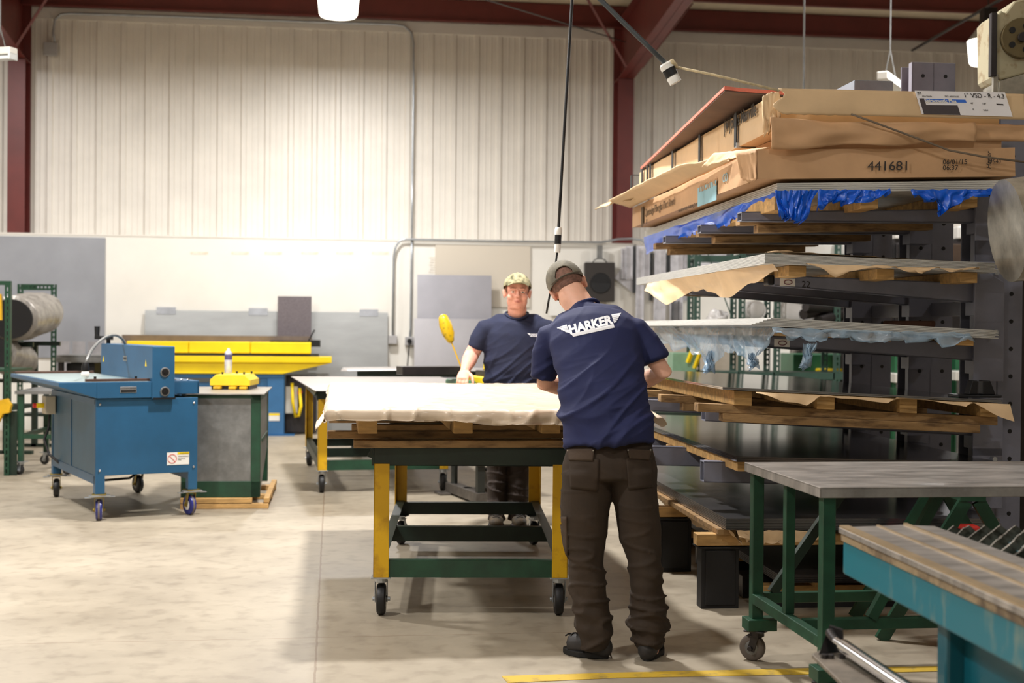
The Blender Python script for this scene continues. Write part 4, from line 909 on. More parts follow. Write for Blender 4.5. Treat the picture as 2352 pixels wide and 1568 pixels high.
# D: straps, left print, front flap with label
xD = d0.x
for px, py in ((1428,415),(1437,410),(1456,400),(1501,378),(1552,348),(1615,318),(1699,275)):
    q = rx(px, py, xD); y = min(q.y, YB-.1 if px < 1430 else YB-.3 if px < 1440 else 9); m = RM(oD); w_ = .012
    m.b(xD-.02,xD-.014,y,y+.045,zD0-.0,d0.z+.008); m.b(xD-.014,xD+.35,y,y+w_*1.6,zD0-.004,zD0); m.b(xD-.014,1.26,y,y+w_*1.6,d0.z+.008,d0.z+.012)
    so = m.build('strap', blackm, boxD)
    m = RM(oD); m.b(xD-.02,xD+.01,y-.008,y+w_*1.6+.008,zD0-.008,zD0+.02); m.build('strap_buckle', zinc, so, bevel=.002)
onleft(boxD, oD, xD, 1667, 305, 'JM Johns Manville', .1, M('dark_print', (66,60,52), .8), off=.01, sx=.95, bold=.002)
f0 = rp(1788,203,-.03); f1 = rp(1800,263,-.03); fr_ = rp(2352,216,-.03)
tD = -(fr_.z-f0.z)/(fr_.x-f0.x)
def flapD(u, v):
    x = f0.x + (1.32)*u; zt_ = f0.z - tD*(x-f0.x); zl = f1.z - tD*.6*(x-f1.x)
    je = .008*nz((x*30,1,1),1.0)*(u<.25) ; X = x + (.03*math.sin(v*7)*(1-u)**20)
    return V((X, -.03 -.012*math.sin(v*2)*(1)+.006*nz((x*4,v*2,0),1.0), zt_+(zl-zt_)*v + (je if v > .9 else 0)))-oD
m = MB(); m.grid(flapD, 80, 10); m.build('end_flap', cardl, boxD, smooth=True, solid=.006, fix=False)
m = RM(oD); m.b(f0.x,1.27,-.03,.2,d0.z-.004,d0.z+.002,tD,f0.x)
def lb(px, py): q = rp(px, py, -.05); return V((q.x,-.0505,q.z))-oD
lab = MB(); lab.prism([lb(2101,208), lb(2308,212), lb(2326,268), lb(2117,262)], (0,.0015,0)); lo = lab.build('product_label', M('label_white', (236,234,238), .5, var=.02), boxD)
yy = V((0,-.0012,0))
lab = MB(); lab.prism([lb(2122,227)+yy, lb(2217,229)+yy, lb(2220,236)+yy, lb(2124,234)+yy], (0,.0008,0)); lab.build('blue_band', M('label_blue', (52,110,214), .5, var=0), lo)
lab = MB(); lab.prism([lb(2111,226)+yy, lb(2122,226)+yy, lb(2127,241)+yy, lb(2199,242)+yy, lb(2206,264)+yy, lb(2122,262)+yy], (0,.0008,0)); lab.build('dark_field', M('label_dark', (72,66,70), .5, var=0), lo)
y3 = V((0,-.0025,0))
def ltxt(px, py, s, body, mat=None, **k): return text('label_lettering', body, s, mat or ink, lo, lb(px,py)+y3, (1,0,-tD), (0,0,1), shear=-.3, ext=.0003, **k)
ltxt(2214,224,.034,'1" VSD - R - 4.3', sx=1.0); ltxt(2124,234.5,.024,'Spiracoustic Plus', white, sx=1.05, bold=.0008)
ltxt(2107,217,.02,'JM'); ltxt(2118,222,.009,'Johns Manville'); ltxt(2170,223,.011,'EXT: 600/576/30'); ltxt(2229,239,.012,'48"'); ltxt(2256,240,.012,'120"'); ltxt(2234,253,.012,'8'); ltxt(2258,255,.012,'240.0')
lab = MB(); lab.prism([lb(2288,238)+yy, lb(2304,239)+yy, lb(2305,242)+yy, lb(2289,241)+yy], (0,.0008,0)); lab.build('dark_bar', ink, lo)
# C: front flap crumpled, left flap sticking out
e0 = rp(1770,268,-.03)
def flapC(u, v):
    pxl = 1770+u*470; zt_ = rp(pxl, 268+22*u*0+12*math.sin(u*3.1)*(1-u) + 14*u, -.03); zb_ = rp(pxl, 342-18*u+4*math.sin(u*13), -.03)
    q = zt_.lerp(zb_, v); n_ = nz((u*5, v*2, 4), 1.0)
    return V((q.x, -.03+.03*n_-.02*math.sin(v*3), q.z))-oC
m = MB(); m.grid(flapC, 70, 12); m.build('end_flap', card, boxC, smooth=True, solid=.006, fix=False)
def flapC2(u, v):
    q = rp(2228+u*130, 284+v*38+u*3, .0); return V((q.x, .0+.015*nz((u*4,v*3,1),1.0), q.z))-oC
m = MB(); m.grid(flapC2, 20, 6); m.build('end_flap', card, boxC, smooth=True, solid=.006, fix=False)
def pw(pts, u):
    n = len(pts)-1; k = min(int(u*n), n-1); f = u*n-k; return V(pts[k]).lerp(V(pts[k+1]), f)
def ribbon(m, top, bot, nu, nv, o_=V((0,0,0)), amp=.01, fr=6, bulge=(0,0,0), jag=0.):
    B_ = V(bulge)
    def fn(u, v):
        a = pw(top, u); b = pw(bot, u); q = a.lerp(b, v) + B_*math.sin(v*PI)
        n_ = V((nz((u*fr*3, v*2, 1),1.0), nz((u*fr*3, v*2, 7),1.0), nz((u*fr*3,v*2,3),1.0)))
        q += n_*amp*(.3+v)
        if v > .85 and jag: q += (b-a).normalized()*jag*nz((u*60,0,2),1.0)
        return q - o_
    return m.grid(fn, nu, nv)
zc = c0.z; xC = c0.x
zt9 = bt_.z
top = [(xB-.01,.5,zt9+.0),(xB-.02,1.2,zt9),(xB-.02,2.2,zt9),(xB-.02,3.4,zt9)]
bot = [(xB-.05,.6,zt9+.03),(xB-.15,1.2,zt9+.055),(xB-.17,2.2,zt9+.055),(xB-.19,3.4,zt9+.05)]
m = MB(); ribbon(m, top, bot, 60, 6, oB, .01, 3); label_part(m.build('side_flap', cardl, boxB, smooth=True, solid=.006, fix=False), 'pale opened flap along the left side')  # paler card puts the light caught by this flap into its colour
top = [(xC-.0, 2.6, zc-.04), (xC, 3.5, zc-.0)]; bot = [(xC-.1,2.5,zc-.07),(xC-.18,2.9,zc-.16),(xC-.2,3.3,zc-.12),(xC-.34,3.55,zc-.17)]
m = MB(); ribbon(m, top, bot, 30, 6, oC, .03, 3); m.build('torn_flap', cardl, boxC, smooth=True, solid=.006, fix=False)
q = rp(1690,372,.1); m = MB(); ribbon(m, [rp(1640,352,.5),rp(1700,345,.2),rp(1768,338,.0)], [rp(1612,384,.6),rp(1668,368,.3),rp(1725,352,.02)], 24, 5, oC, .012, 4); m.build('torn_flap', cardl, boxC, smooth=True, solid=.005, fix=False)
m = MB(); ribbon(m, [rp(1690,352,.12),rp(1738,343,.0)], [rp(1702,410,.14),rp(1722,420,.06),rp(1737,414,.0)], 14, 8, oB, .012, 3); m.build('bent_corner_flap', card, boxB, smooth=True, solid=.006, fix=False)
m = MB(); ribbon(m, [rp(1752,222,.04),rp(1768,212,.02),rp(1790,212,.0)], [rp(1752,308,.05),rp(1768,305,.02),rp(1792,262,.0)], 14, 14, oD, .022, 3, jag=.02); m.build('torn_end', cardl, boxD, smooth=True, solid=.006, fix=False)
# lining board lifted on top
pk = M('pinkish_facing', (206,112,92), .7, var=.12, scale=20); 
n0 = rp(1665,208,.25); n1_ = rp(1800,206,.25)
t = rthing('lining_board', 'stiff board with pink edge lifted on top of the strapped box', 'board', (n0.x+.6, 1.8, d0.z+.02)); o_ = RK.l(t.location)
def board(u, v):
    x0 = n0.x*(1-v)+(xD-.0)*v; z0 = n0.z*(1-v) + (d0.z+.012)*v; x = x0 + (d0.x+1.0-x0)*u; z = z0 + (d0.z+.016-z0)*min(1,u*(1.0+v))**.7 if u else z0
    return V((x, .25+3.2*v, max(z, d0.z+.014)))-o_
m = MB(); m.grid(board, 16, 12); m.build('board', M('dark_facing', (92,72,62), .8, var=.15), t, solid=.008, fix=False); m.v = [(a_[0]-.004, a_[1]-.004, a_[2]+.014) for a_ in m.v]; label_part(m.build('facing', pk, t, solid=.019, fix=False), 'pink facing layer')
t = rthing('red_board', 'thin orange-red board peeping over the top box at right', 'board', (.95, 1.0, d0.z+.05)); m = MB(); m.bb(-.35,.22,-.2,.3,.02,.05); m.build('board', M('orange_red', (214,98,58), .6), t)
t = rthing('scrap_wad', 'wad of shiny yellow-green scrap stuffed in the torn box corner', 'scrap', (d0.x+.05,.1,d0.z+.004)); m = MB(); m.ell((0,0,-.03),(.03,.03,.02),nu=10,nv=6); m.build('wad', M('acid_yellow', (200,206,40), .5), t)
# small grey tray on the boxes
a = rp(1962,198,.5); b = rp(2052,186,.5)
t = rthing('metal_tray', 'small blue-grey metal tray on top of the boxes below the strip light', 'tray', ((a.x+b.x)/2,.6,d0.z+.04)); m = MB(); w_ = (b.x-a.x)/2; m.bb(-w_,w_,-.1,.2,.0,b.z-d0.z-.04); m.build('tray', M('tray_blue_grey', (130,140,150), .4, .4), t, bevel=.004)
# rope and dark cord across boxes
t = thing('guy_cord', 'grey-brown cord slanting down across the fronts of the cardboard boxes', 'cord', RK.w(rp(2100,320,-.06))); 
b = t.location; m = MB(); m.tube([RK.w(rp(x,y,-.075))-b for x,y in ((1955,262),(2000,278),(2100,315),(2180,345),(2260,360),(2360,373))], .0055, 8); m.build('cord', M('cord_grey', (120,106,90), .8), t, smooth=True)
# ---- films and papers
def sheetlet(name, label, cat, top, bot, mat, nu=60, nv=8, amp=.02, fr=6, jag=.0, extra=None):
    c = sum((V(q) for q in top+bot), V())/len(top+bot); zmin = min(V(q).z for q in bot); c.z = zmin
    t = rthing(name, label, cat, c); m = MB(); ribbon(m, [V(q) for q in top], [V(q) for q in bot], nu, nv, c, amp, fr, jag=jag)
    if extra:
        for tp, bt2 in extra: ribbon(m, [V(q) for q in tp], [V(q) for q in bt2], max(10, nu//3), nv, c, amp, fr, jag=jag)
    m.build('film', mat, t, smooth=True, fix=False); return t
xA = stA['_x0']
def le(y, dz=0., dx=0.): return (xA+dx, y, zA+dz)
sheetlet('blue_plastic_film', 'torn bright blue plastic film hanging from under the thick stack below the boxes', 'plastic film',
  [le(0,0,-.01), le(.3,0,-.01), le(.7,0,-.01), le(1.3,0,-.01), le(2.2,0,-.01), le(3.45,0,-.01)],
  [rp(1842,505,-.02), rp(1775,484,.2), rp(1700,500,.7), rp(1635,530,1.3), rp(1560,547,2.2), rp(1484,582,3.3)], bluefilm, 110, 14, .035, 5, .03,
  [([rp(1780,438,-.02), rp(1880,436,-.02)], [rp(1790,500,-.03), rp(1845,508,-.03)]),
   ([rp(1880,436,-.02), rp(2045,436,-.02)], [rp(1876,488,-.03), rp(1905,455,-.03), rp(1935,470,-.03), rp(2000,462,-.03), rp(2045,436,-.03)]),
   ([rp(2090,436,-.02), rp(2310,434,-.02)], [rp(2100,455,-.03), rp(2150,462,-.03), rp(2160,497,-.03), rp(2180,478,-.03), rp(2235,450,-.03), rp(2290,452,-.03), rp(2322,478,-.03)])])
xF = stF['_x0']
sheetlet('kraft_paper_sheet', 'brown kraft paper drooping with a zigzag edge above the arm marked 22', 'paper',
  [(xF+.04,.0,zF), (xF,1,zF),(xF,2.2,zF),(xF,3.0,zF)],
  [rp(1788,622,-.02), rp(1725,650,.5), rp(1672,684,1.0), rp(1622,667,1.5), rp(1590,668,1.9), rp(1532,700,2.3), rp(1480,667,2.9)], paper, 90, 8, .02, 4, 0,
  [([rp(1850,606,-.01), rp(2250,618,-.01)], [rp(1862,608,-.03), rp(1925,634,-.03), rp(1990,614,-.03), rp(2060,612,-.03), rp(2110,630,-.03), rp(2150,612,-.03), rp(2185,626,-.03), rp(2250,612,-.03)])])
t = rthing('torn_paper', 'ragged brown paper scrap on top of the stack above the drooping kraft paper', 'paper', (xF+.12,.05,stF['_z']+.004)); m = MB()
m.grid(lambda u,v: (-.06+u*1.0, -.03+v*.2+.03*nz((u*20,v,0),1.0), .006+.03*max(0,nz((u*9,v*3,5),1.0))*(1-u)**2+.004-u*.04), 60, 6); m.build('paper', paper, t, smooth=True, fix=False)
xG = stG['_x0']
sheetlet('clear_blue_film', 'torn clear pale blue film hanging in strips beside the near worker\'s elbow', 'plastic film',
  [(xG+.05,.0,zG), (xG+.02,1,zG),(xG-.02,2.2,zG),(xG-.02,3.3,zG)],
  [rp(1765,782,-.02), rp(1738,812,.2), rp(1728,838,.3), rp(1700,812,.6), rp(1665,806,.9), rp(1630,852,1.3), rp(1615,812,1.5), rp(1570,800,2.0), rp(1520,790,2.8), rp(1512,770,3.2)], palefilm, 120, 12, .04, 6, .03,
  [([rp(1770,752,-.01), rp(2225,765,-.01)], [rp(1782,768,-.03), rp(1850,783,-.03), rp(1925,774,-.03), rp(2000,788,-.03), rp(2080,780,-.03), rp(2200,788,-.03), rp(2228,774,-.03)]),
   ([rp(1628,806,1.2), rp(1642,806,1.2)], [rp(1616,852,1.2), rp(1632,850,1.2)]), ([rp(1720,812,.3), rp(1732,810,.3)], [rp(1722,838,.3), rp(1733,840,.3)]), ([rp(1845,790,-.03), rp(1878,788,-.03)], [rp(1846,846,-.03), rp(1850,835,-.03)])])
sheetlet('kraft_paper_sheet', 'brown paper folded over the timber blocks beneath the mirror-like sheets', 'paper',
  [rp(1735,900,-.01), rp(2320,928,-.01)], [rp(1738,903,-.03), rp(1800,920,-.03), rp(1853,931,-.03), rp(1885,908,-.03), rp(1935,915,-.03), rp(2040,925,-.03), rp(2060,912,-.03), rp(2125,918,-.03), rp(2220,934,-.03), rp(2230,925,-.03), rp(2330,968,-.03)], paper, 120, 4, .008, 5)
sheetlet('kraft_paper_sheet', 'brown paper crumpled under the lowest thick stack beneath the workbench', 'paper',
  [(stJ['_x0']+.02,0,zJ), (stJ['_x0'],1.2,zJ),(stJ['_x0']-.02,2.5,zJ)], [rp(1705,1252,-.02), rp(1690,1228,.1), rp(1640,1225,.6), rp(1592,1205,1.3), rp(1560,1180,2.2)], paper, 60, 6, .03, 5, 0,
  [([rp(1690,1218,-.02), rp(1900,1218,-.02)], [rp(1700,1236,-.03), rp(1760,1250,-.03), rp(1830,1246,-.03), rp(1900,1240,-.03)])])
# small items lying on the stacks
t = rthing('black_bracket', 'black cast bracket standing on the mirror-like sheets near the rack column', 'bracket', (sx_(2240,905,.12)*1.0, .12, rp(2240,912,.12).z)); m = MB(); m.bb(-.12,.12,-.06,.08,0,.015); m.prism([(-.05,-.03,.015),(.0,-.03,.015),(-.0,-.03,.09),(-.03,-.03,.09)], (0,.06,0)); m.prism([(.03,-.03,.015),(.1,-.03,.015),(.07,-.03,.09),(.03,-.03,.09)], (0,.06,0)); m.build('bracket', blackm, t, bevel=.004)
t = rthing('steel_rod_end', 'short rusty round bar lying on the fanned sheets', 'bar', (sx_(2120,740,.4), .4, rp(2120,751,.4).z)); m = MB(); m.cyl((-.1,.3,.018),(.06,0,.018),.018,12); m.build('bar', M('rusty_bar', (96,62,46), .7), t)
# ---- duct hood and blower at the right edge
t = thing('galvanised_duct', 'curved galvanised duct elbow at the right edge in front of the rack column', 'duct', V((2.66,6.5,1.62)))
m = MB(); pts = []; 
for k in range(15):
    a = k/14*PI/2; pts.append((.95-.95*math.sin(a)*1.0+0*a, 0, 0)) 
path = [(.75,0,1.3),(.75,0,.9),(.7,0,.62),(.55,0,.42),(.34,0,.33),(.1,0,.3)]
m.tube(path, [.26]*4+[.255,.25], 28); m.tube([(.75,0,1.3),(.75,0,5.6)], .26, 28, True)
o = m.build('duct', M('mottled_galvanised', (176,172,160), .3, .75, var=.3, scale=7), t, smooth='auto'); t.location = V((P(2312,530,6.55).x-.1+.0, 6.55, P(2312,530,6.55).z-.3))
m = MB()
b0 = P(2278,55,8.6); t = thing('blower_unit', 'rusty cream-green blower housing with a spoked pulley at the top right corner', 'machine', (P(2280,180,8.6).x, 8.6, P(2280,180,8.6).z))
def bl_(px, py, y=0): q = P(px, py, 8.6+y) - V(t.location); return q
rustc = M('cream_green_rusty', (182,176,146), .6, col2=(128,92,48), mix2=.38, scale=9)
m = MB(); m.prism([bl_(2286,38), bl_(2300,22), bl_(2308,30), bl_(2330,2), bl_(2420,-20), bl_(2480,60), bl_(2460,140), bl_(2298,184), bl_(2288,172)], (0,.35,0)); m.build('housing', rustc, t, bevel=.012)
m = MB(); a = bl_(2275,30); c = bl_(2287,176); m.bb(a.x, c.x, -.02, .03, c.z, a.z); m.build('mounting_bracket', darkst, t, bevel=.004)
cpu = bl_(2341,90); m = MB(); m.lathe([(.05,-.05),(.125,-.05),(.125,-.035),(.105,-.03),(.125,-.02),(.125,-.005),(.05,-.005)], cpu, (0,1,0), 28); pu = m.build('pulley', M('brassy_iron', (112,100,70), .45, .6), t, smooth='auto')
m = MB()
for k in range(5):
    a = k*2*PI/5; m.cyl(cpu+V((.078*math.cos(a),-.056,.078*math.sin(a))), cpu+V((.078*math.cos(a),-.051,.078*math.sin(a))), .02, 10)
each(m, 'spoke_gap', blackm, pu)
m = MB(); m.cyl(cpu+V((0,-.075,0)), cpu+V((0,-.05,0)), .03, 14); m.build('shaft', darkst, pu)
m = MB(); a = bl_(2282,170); m.bb(a.x,a.x+.03,0,.03,a.z-.9,a.z); m.prism([bl_(2296,186,-.02), bl_(2420,150,-.02), bl_(2420,300,-.02), bl_(2292,300,-.02)], (0,.3,0)); m.build('duct_transition', M('mottled_galvanised'), t)
m = MB(); m.bb(.2,.35,.0,.3,-3.2,-.2); m.build('support_post', darkst, t)
# ================= BEHIND THE RACK
def at(px, py, D): return P(px, py, D)
t = thing('green_shelf_unit', 'dark green slotted shelving unit seen through the rack', 'shelving'); a = at(1700,600,15.5); b = at(1960,600,15.5); t.location = (a.x, 15.5, 0)
a = at(1600,600,15.5); t.location = (a.x, 15.5, 0); W_ = b.x-a.x
for px in (1603, 1706, 1787, 1925):
    x = at(px,700,15.5).x-a.x
    for y in (0, .6): m = MB(); perf_post(m, (x,y,0), (x,y,2.5), .06); m.bb(x-.045,x-.03,y,y+.03,0,2.5); m.build('post', M('teal_green_paint', (58,86,76), .5, var=.1), t)
for z in (.35, .95, 1.47, P(1700,587,15.5).z-.03): m = MB(); m.bb(0,W_,0,.6,z,z+.03); m.bb(0,W_,0,.02,z-.05,z); m.build('shelf', M('teal_green_paint'), t)
m = MB(); m.bar((.45,-.01,1.5), (.1,-.01,2.4), .03, .01); m.build('diagonal_brace', M('teal_green_paint'), t)
def item(px0, py0, px1, py1, D, dep, mat, name, label, cat, bev=.01, **k):
    a = at(px0,py0,D); b = at(px1,py1,D); m = MB(); m.bb(a.x,b.x,D,D+dep,b.z,a.z); return place(m, name, mat, label, cat, bevel=bev, **k)
drm = M('white_drum', (214,210,206), .5, var=.05)
for (x0,x1,y0,y1,D,lab) in ((1715,1760,690,735,15.7,'white round drum end behind the green slotted post, left one'),(1790,1850,692,742,15.7,'white round drum end behind the green slotted post, right one')):
    a = at((x0+x1)/2,(y0+y1)/2,D); r_ = (at(x1,y0,D).x-at(x0,y0,D).x)/2; m = MB(); m.tube([a, a+V((0,.4,0))], [r_, r_], 24); m.ell(a+V((0,.01,0)), (r_*.9,.03,r_*.9)); place(m, 'white_drum', drm, lab, 'drum', smooth='auto')
t = thing('bubble_wrap_bundle', 'crumpled clear bubble wrap bundle behind the rack above the fanned sheets', 'packing', at(1650,742,15.7)); t.location.z = 1.5; m = MB()
m.ell((0,0,.09),(.13,.1,.09),nu=26,nv=16); m.v = [tuple(V(v)*(1+.35*nz(v,14))) for v in m.v]; m.build('wrap', M('bubble_wrap', (220,216,214), .2, var=.2, scale=20, bump=.5, bscale=30), t, smooth=True)
for i, (x0,y0,x1,y1) in enumerate(((1850,705,1960,715),(1845,722,1950,700),(1880,738,1975,712),(1862,735,1905,742))):
    a = at(x0,y0,15.2+.1*i); b = at(x1,y1,15.9); m = MB(); m.cyl(a, b, .05+.01*i, 14); place(m, 'pipe_offcut', darkst if i != 3 else galv, ('dark pipe offcut in the scrap pile behind the rack','short grey pipe in the same scrap pile behind the rack')[i==3] if i in (0,3) else ('slanting dark pipe crossing the scrap pile behind the rack','lowest dark pipe of the scrap pile behind the rack')[i-1], 'pipe', smooth='auto')
def item0(*q, **k):    # stands on the floor
    px0, py0, px1, py1, D, dep, mat, name, label, cat = q; a = at(px0,py0,D); b = at(px1,py1,D); m = MB(); m.bb(a.x,b.x,D,D+dep,0,a.z); return place(m, name, mat, label, cat, bevel=k.get('bev', .01))
mg = M('mid_green_cabinet', (40,104,68), .45, var=.12)
item0(1822,813,1960,893,16.6,.8,mg,'green_machine','mid-green machine cabinet with yellow bar seen under the lower rack arm','machine')
item(1876,846,1961,868,16.5,.08,yellowb,'yellow_guard_bar','yellow bar fixed in front of the mid-green machine','guard')
item0(2056,800,2102,872,15.3,.4,mg,'green_machine','green machine side with a red and white notice between the rack columns','machine')
n_ = item(2063,828,2081,862,15.285,.015,M('notice_paper', (214,204,180), .6),'warning_notice','small paper notice with a red heading on the green machine','notice', bev=0)
a = at(2064,829,15.28); b = at(2080,840,15.28); m = MB(); m.bb(a.x,b.x,15.272,15.284,b.z,a.z); m.v = [tuple(V(v)-n_.location) for v in m.v]; m.build('red_heading', red, n_)
item0(2195,812,2292,900,15.55,.4,mg,'green_machine','green machine panel left of the nearest rack column','machine')
dk_ = M('backdrop_dark', (46,42,42), .7, var=.3, scale=3)  # dark panelled block added to darken the bright gaps between rack columns
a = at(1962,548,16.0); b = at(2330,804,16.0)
t = thing('dark_backdrop', 'tall dark panelled backdrop added behind the rack columns', 'backdrop', (a.x, 16.0, 0)); w9 = b.x-a.x
m = MB(); m.bb(0,w9,.05,.6,0,a.z); m.build('backdrop_body', dk_, t)
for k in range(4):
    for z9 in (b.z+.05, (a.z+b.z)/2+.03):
        m = MB(); m.bb(w9*k/4+.02,w9*(k+1)/4-.02,.0,.05,z9,z9+(a.z-b.z)/2-.08); m.build('backdrop_panel', M('backdrop_brown', (74,58,46), .6, var=.2) if (k+int(z9*7))%3 == 0 else darkst, t, bevel=.01)
for (x0,y0,x1,y1,D,nm,lb_) in ((2196,853,2290,862,15.0,'white_bench','white bench top behind the black bracket'),(2056,858,2105,864,15.0,'white_ledge','narrow white bench below the green machine with the notice')):
    a = at(x0,y0,D); b = at(x1,y1,D); t = thing(nm, lb_, 'bench', (a.x, D, 0)); w9 = b.x-a.x; m = MB(); m.bb(0,w9,0,.5,a.z-.1,a.z); m.build('top', white, t, bevel=.006)
    for x in (.03, w9-.07):
        for y in (.03,.43): m = MB(); m.bb(x,x+.04,y,y+.04,0,a.z-.1); m.build('leg', galvd, t)
pg = item0(1545,810,1600,865,15.2,.5,M('pale_green_case', (122,158,130), .5),'pale_green_machine','pale green machine with two yellow levers behind the near worker\'s elbow','machine')
m = MB()
for (x0,y0,x1,y1) in ((1592,800,1580,832),(1610,806,1595,845)): m.bar(at(x0,y0,15.1)-pg.location, at(x1,y1,15.15)-pg.location, .05, .03)
each(m, 'yellow_lever', yellowb, pg)
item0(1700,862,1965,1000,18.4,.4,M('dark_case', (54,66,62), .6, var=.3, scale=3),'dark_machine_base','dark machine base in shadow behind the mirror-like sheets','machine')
item0(1500,945,1640,1010,14.2,.5,greend,'green_bench_rail','dark green bench frame glimpsed behind the near worker\'s waist','bench')
item(1700,560,1950,585,15.55,.45,white,'paper_sacks','white paper sacks with red print on the upper shelf behind the rack','sack')
item(2057,516,2100,548,16.02,.4,white,'white_sack','white sack glimpsed between two rack columns','sack')
item(2200,520,2275,548,16.02,.4,white,'white_sack','white sack glimpsed right of the rack column below the blue film','sack')
a = at(1600,690,17.4)
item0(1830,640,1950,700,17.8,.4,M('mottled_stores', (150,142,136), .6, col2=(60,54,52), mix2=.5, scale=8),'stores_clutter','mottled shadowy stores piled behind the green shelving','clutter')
# wall-hung strips right of the speaker
strip = M('hung_strip', (214,212,216), .45, .1, var=.18, scale=7)
stripd = M('hung_strip_dark', (96,98,100), .5, .3, var=.2)
lst = [(1428,1436,570,640,strip),(1438,1453,565,642,strip),(1455,1459,565,672,stripd),(1462,1478,564,760,strip),(1480,1492,575,645,strip),(1493,1499,580,690,stripd),(1504,1528,572,740,strip),(1532,1538,580,660,stripd),(1541,1568,575,742,strip),(1572,1582,570,690,strip),(1590,1640,575,620,strip),(1640,1668,572,610,strip),(1545,1560,690,745,stripd),(1670,1690,575,650,stripd)]
for i,(x0,x1,y0,y1,mt) in enumerate(lst):
    a = WF.l(W(x0,y0,.6)); b = WF.l(W(x1,y1,.6)); m = MB()
    m.bb(a.x,b.x,-.56,-.55,b.z,a.z); m.bb(a.x,a.x+.008,-.6,-.55,b.z,a.z); m.bb(b.x-.008,b.x,-.6,-.55,b.z,a.z+.01*(i%3)); m.v = [tuple(WF.w(v)) for v in m.v]
    place(m, 'metal_strip', mt, 'long bent metal strip hanging in the row on the wall right of the speaker', 'metal strip', group='metal strips hung on the wall')
# triangular offcut by the speaker
m = MB(); m.prism([W(1411,638,.54), W(1440,600,.54), W(1455,612,.54), W(1455,674,.54)], (0,.01,0)); place(m, 'triangular_offcut', strip, 'triangular metal offcut on the wall just right of the speaker', 'metal sheet')
a = W(1262,686,.54); b = W(1302,725,.54); m = MB(); m.bb(a.x,b.x,a.y,a.y+.01,b.z,a.z); place(m, 'wall_poster', white, 'small white poster on the wall beside the near worker\'s face', 'poster')
item0(1490,735,1700,860,17.6,.15,M('tan_wall_board', (196,184,168), .6, var=.06),'tan_board','tan board leaning behind the rack beyond the near worker','board')
# ================= WORKBENCH (front right)
g0 = G(1884,1119,.87); g1 = G(1710,1061,.87); yb = math.atan2(-(g1.x-g0.x), g1.y-g0.y); WB = Fr((g0.x, g0.y, 0), yb); dl_ = V((g1.x-g0.x, g1.y-g0.y)).length
t = thing('steel_workbench', 'dark green framed workbench with a worn grey steel top at front right', 'workbench', WB.w((.9,dl_/2,0)), yb); o = V((.9,dl_/2,0))
def wb(x0,x1,y0,y1,z0,z1,m=None): m = m or MB(); m.bb(x0-o.x,x1-o.x,y0-o.y,y1-o.y,z0,z1); return m
m = wb(0,1.8,0,dl_,.862,.87); wb(0,1.8,0,.006,.83,.868,m); wb(0,.006,0,dl_,.83,.868,m); wb(0,1.8,dl_-.006,dl_,.83,.868,m); wb(1.794,1.8,0,dl_,.83,.868,m); m.build('top', steelw, t, bevel=.002)
for x, y in ((.02,.02),(.02,dl_-.07),(1.73,.02),(1.73,dl_-.07)):
    m = wb(x,x+.05,y,y+.05,.145,.83); m.build('leg', greenp, t, bevel=.003)
    m = MB(); m.box((x+.04-o.x,y+.02-o.y,.165),(.13,.1,.05)); br_ = m.build('caster_bracket', greenp, t, bevel=.003)
    caster(t, (x+.03-o.x, y+.02-o.y, 0), r=.058, w=.035, plate=.14, yaw=.9, forkm=darkst, tirem=M('grey_wheel', (94,84,76), .6))
m = wb(.025,.065,dl_*.48,dl_*.48+.04,.3,.83); m.build('middle_post', greenp, t, bevel=.003)
m = wb(.02,.06,.06,dl_-.06,.255,.3); m.build('lower_rail', greenp, t, bevel=.003)
m = wb(1.735,1.775,.06,dl_-.06,.255,.3); m.build('lower_rail', greenp, t, bevel=.003)
m = wb(.07,1.73,dl_-.06,dl_-.02,.255,.3); m.build('lower_rail', greenp, t, bevel=.003)
m = wb(.07,1.73,.35,.39,.255,.3); m.build('lower_rail', greenp, t, bevel=.003)
m = MB(); m.bar((.35-o.x,.36-o.y,.3),(.65-o.x,.36-o.y,.83),.035,.04); m.build('diagonal_brace', greenp, t); m = MB(); m.bar((.12-o.x,dl_-.04-o.y,.3),(.5-o.x,dl_-.04-o.y,.83),.035,.04); m.build('diagonal_brace', greend, t)
# A-frame stand behind the bench
q = P(2232,1150,6.35); t = thing('a_frame_stand', 'dark green A-frame stand seen beneath the workbench top at right', 'stand', (q.x, 6.35, 0))
for s in (-1, 1):
    m = MB(); m.bar((s*.03,0,q.z),(s*.42,0,0),.06,.03,(0,1,0)); m.build('leg', greenp, t); m = MB(); m.bar((s*.03,.5,q.z),(s*.42,.5,0),.06,.03,(0,1,0)); m.build('leg', greenp, t)
m = MB(); m.bb(-.06,.06,-.02,.52,q.z,q.z+.04); m.bb(-.2,.2,.0,.03,.35,.4); m.build('beam', greenp, t)
q = P(2215,1208,6.6); m = MB(); m.bb(q.x-.08,q.x+.08,6.6,6.7,.0,q.z); place(m, 'red_can', M('red_paint'), 'red container standing behind the A-frame stand', 'container', bevel=.01)
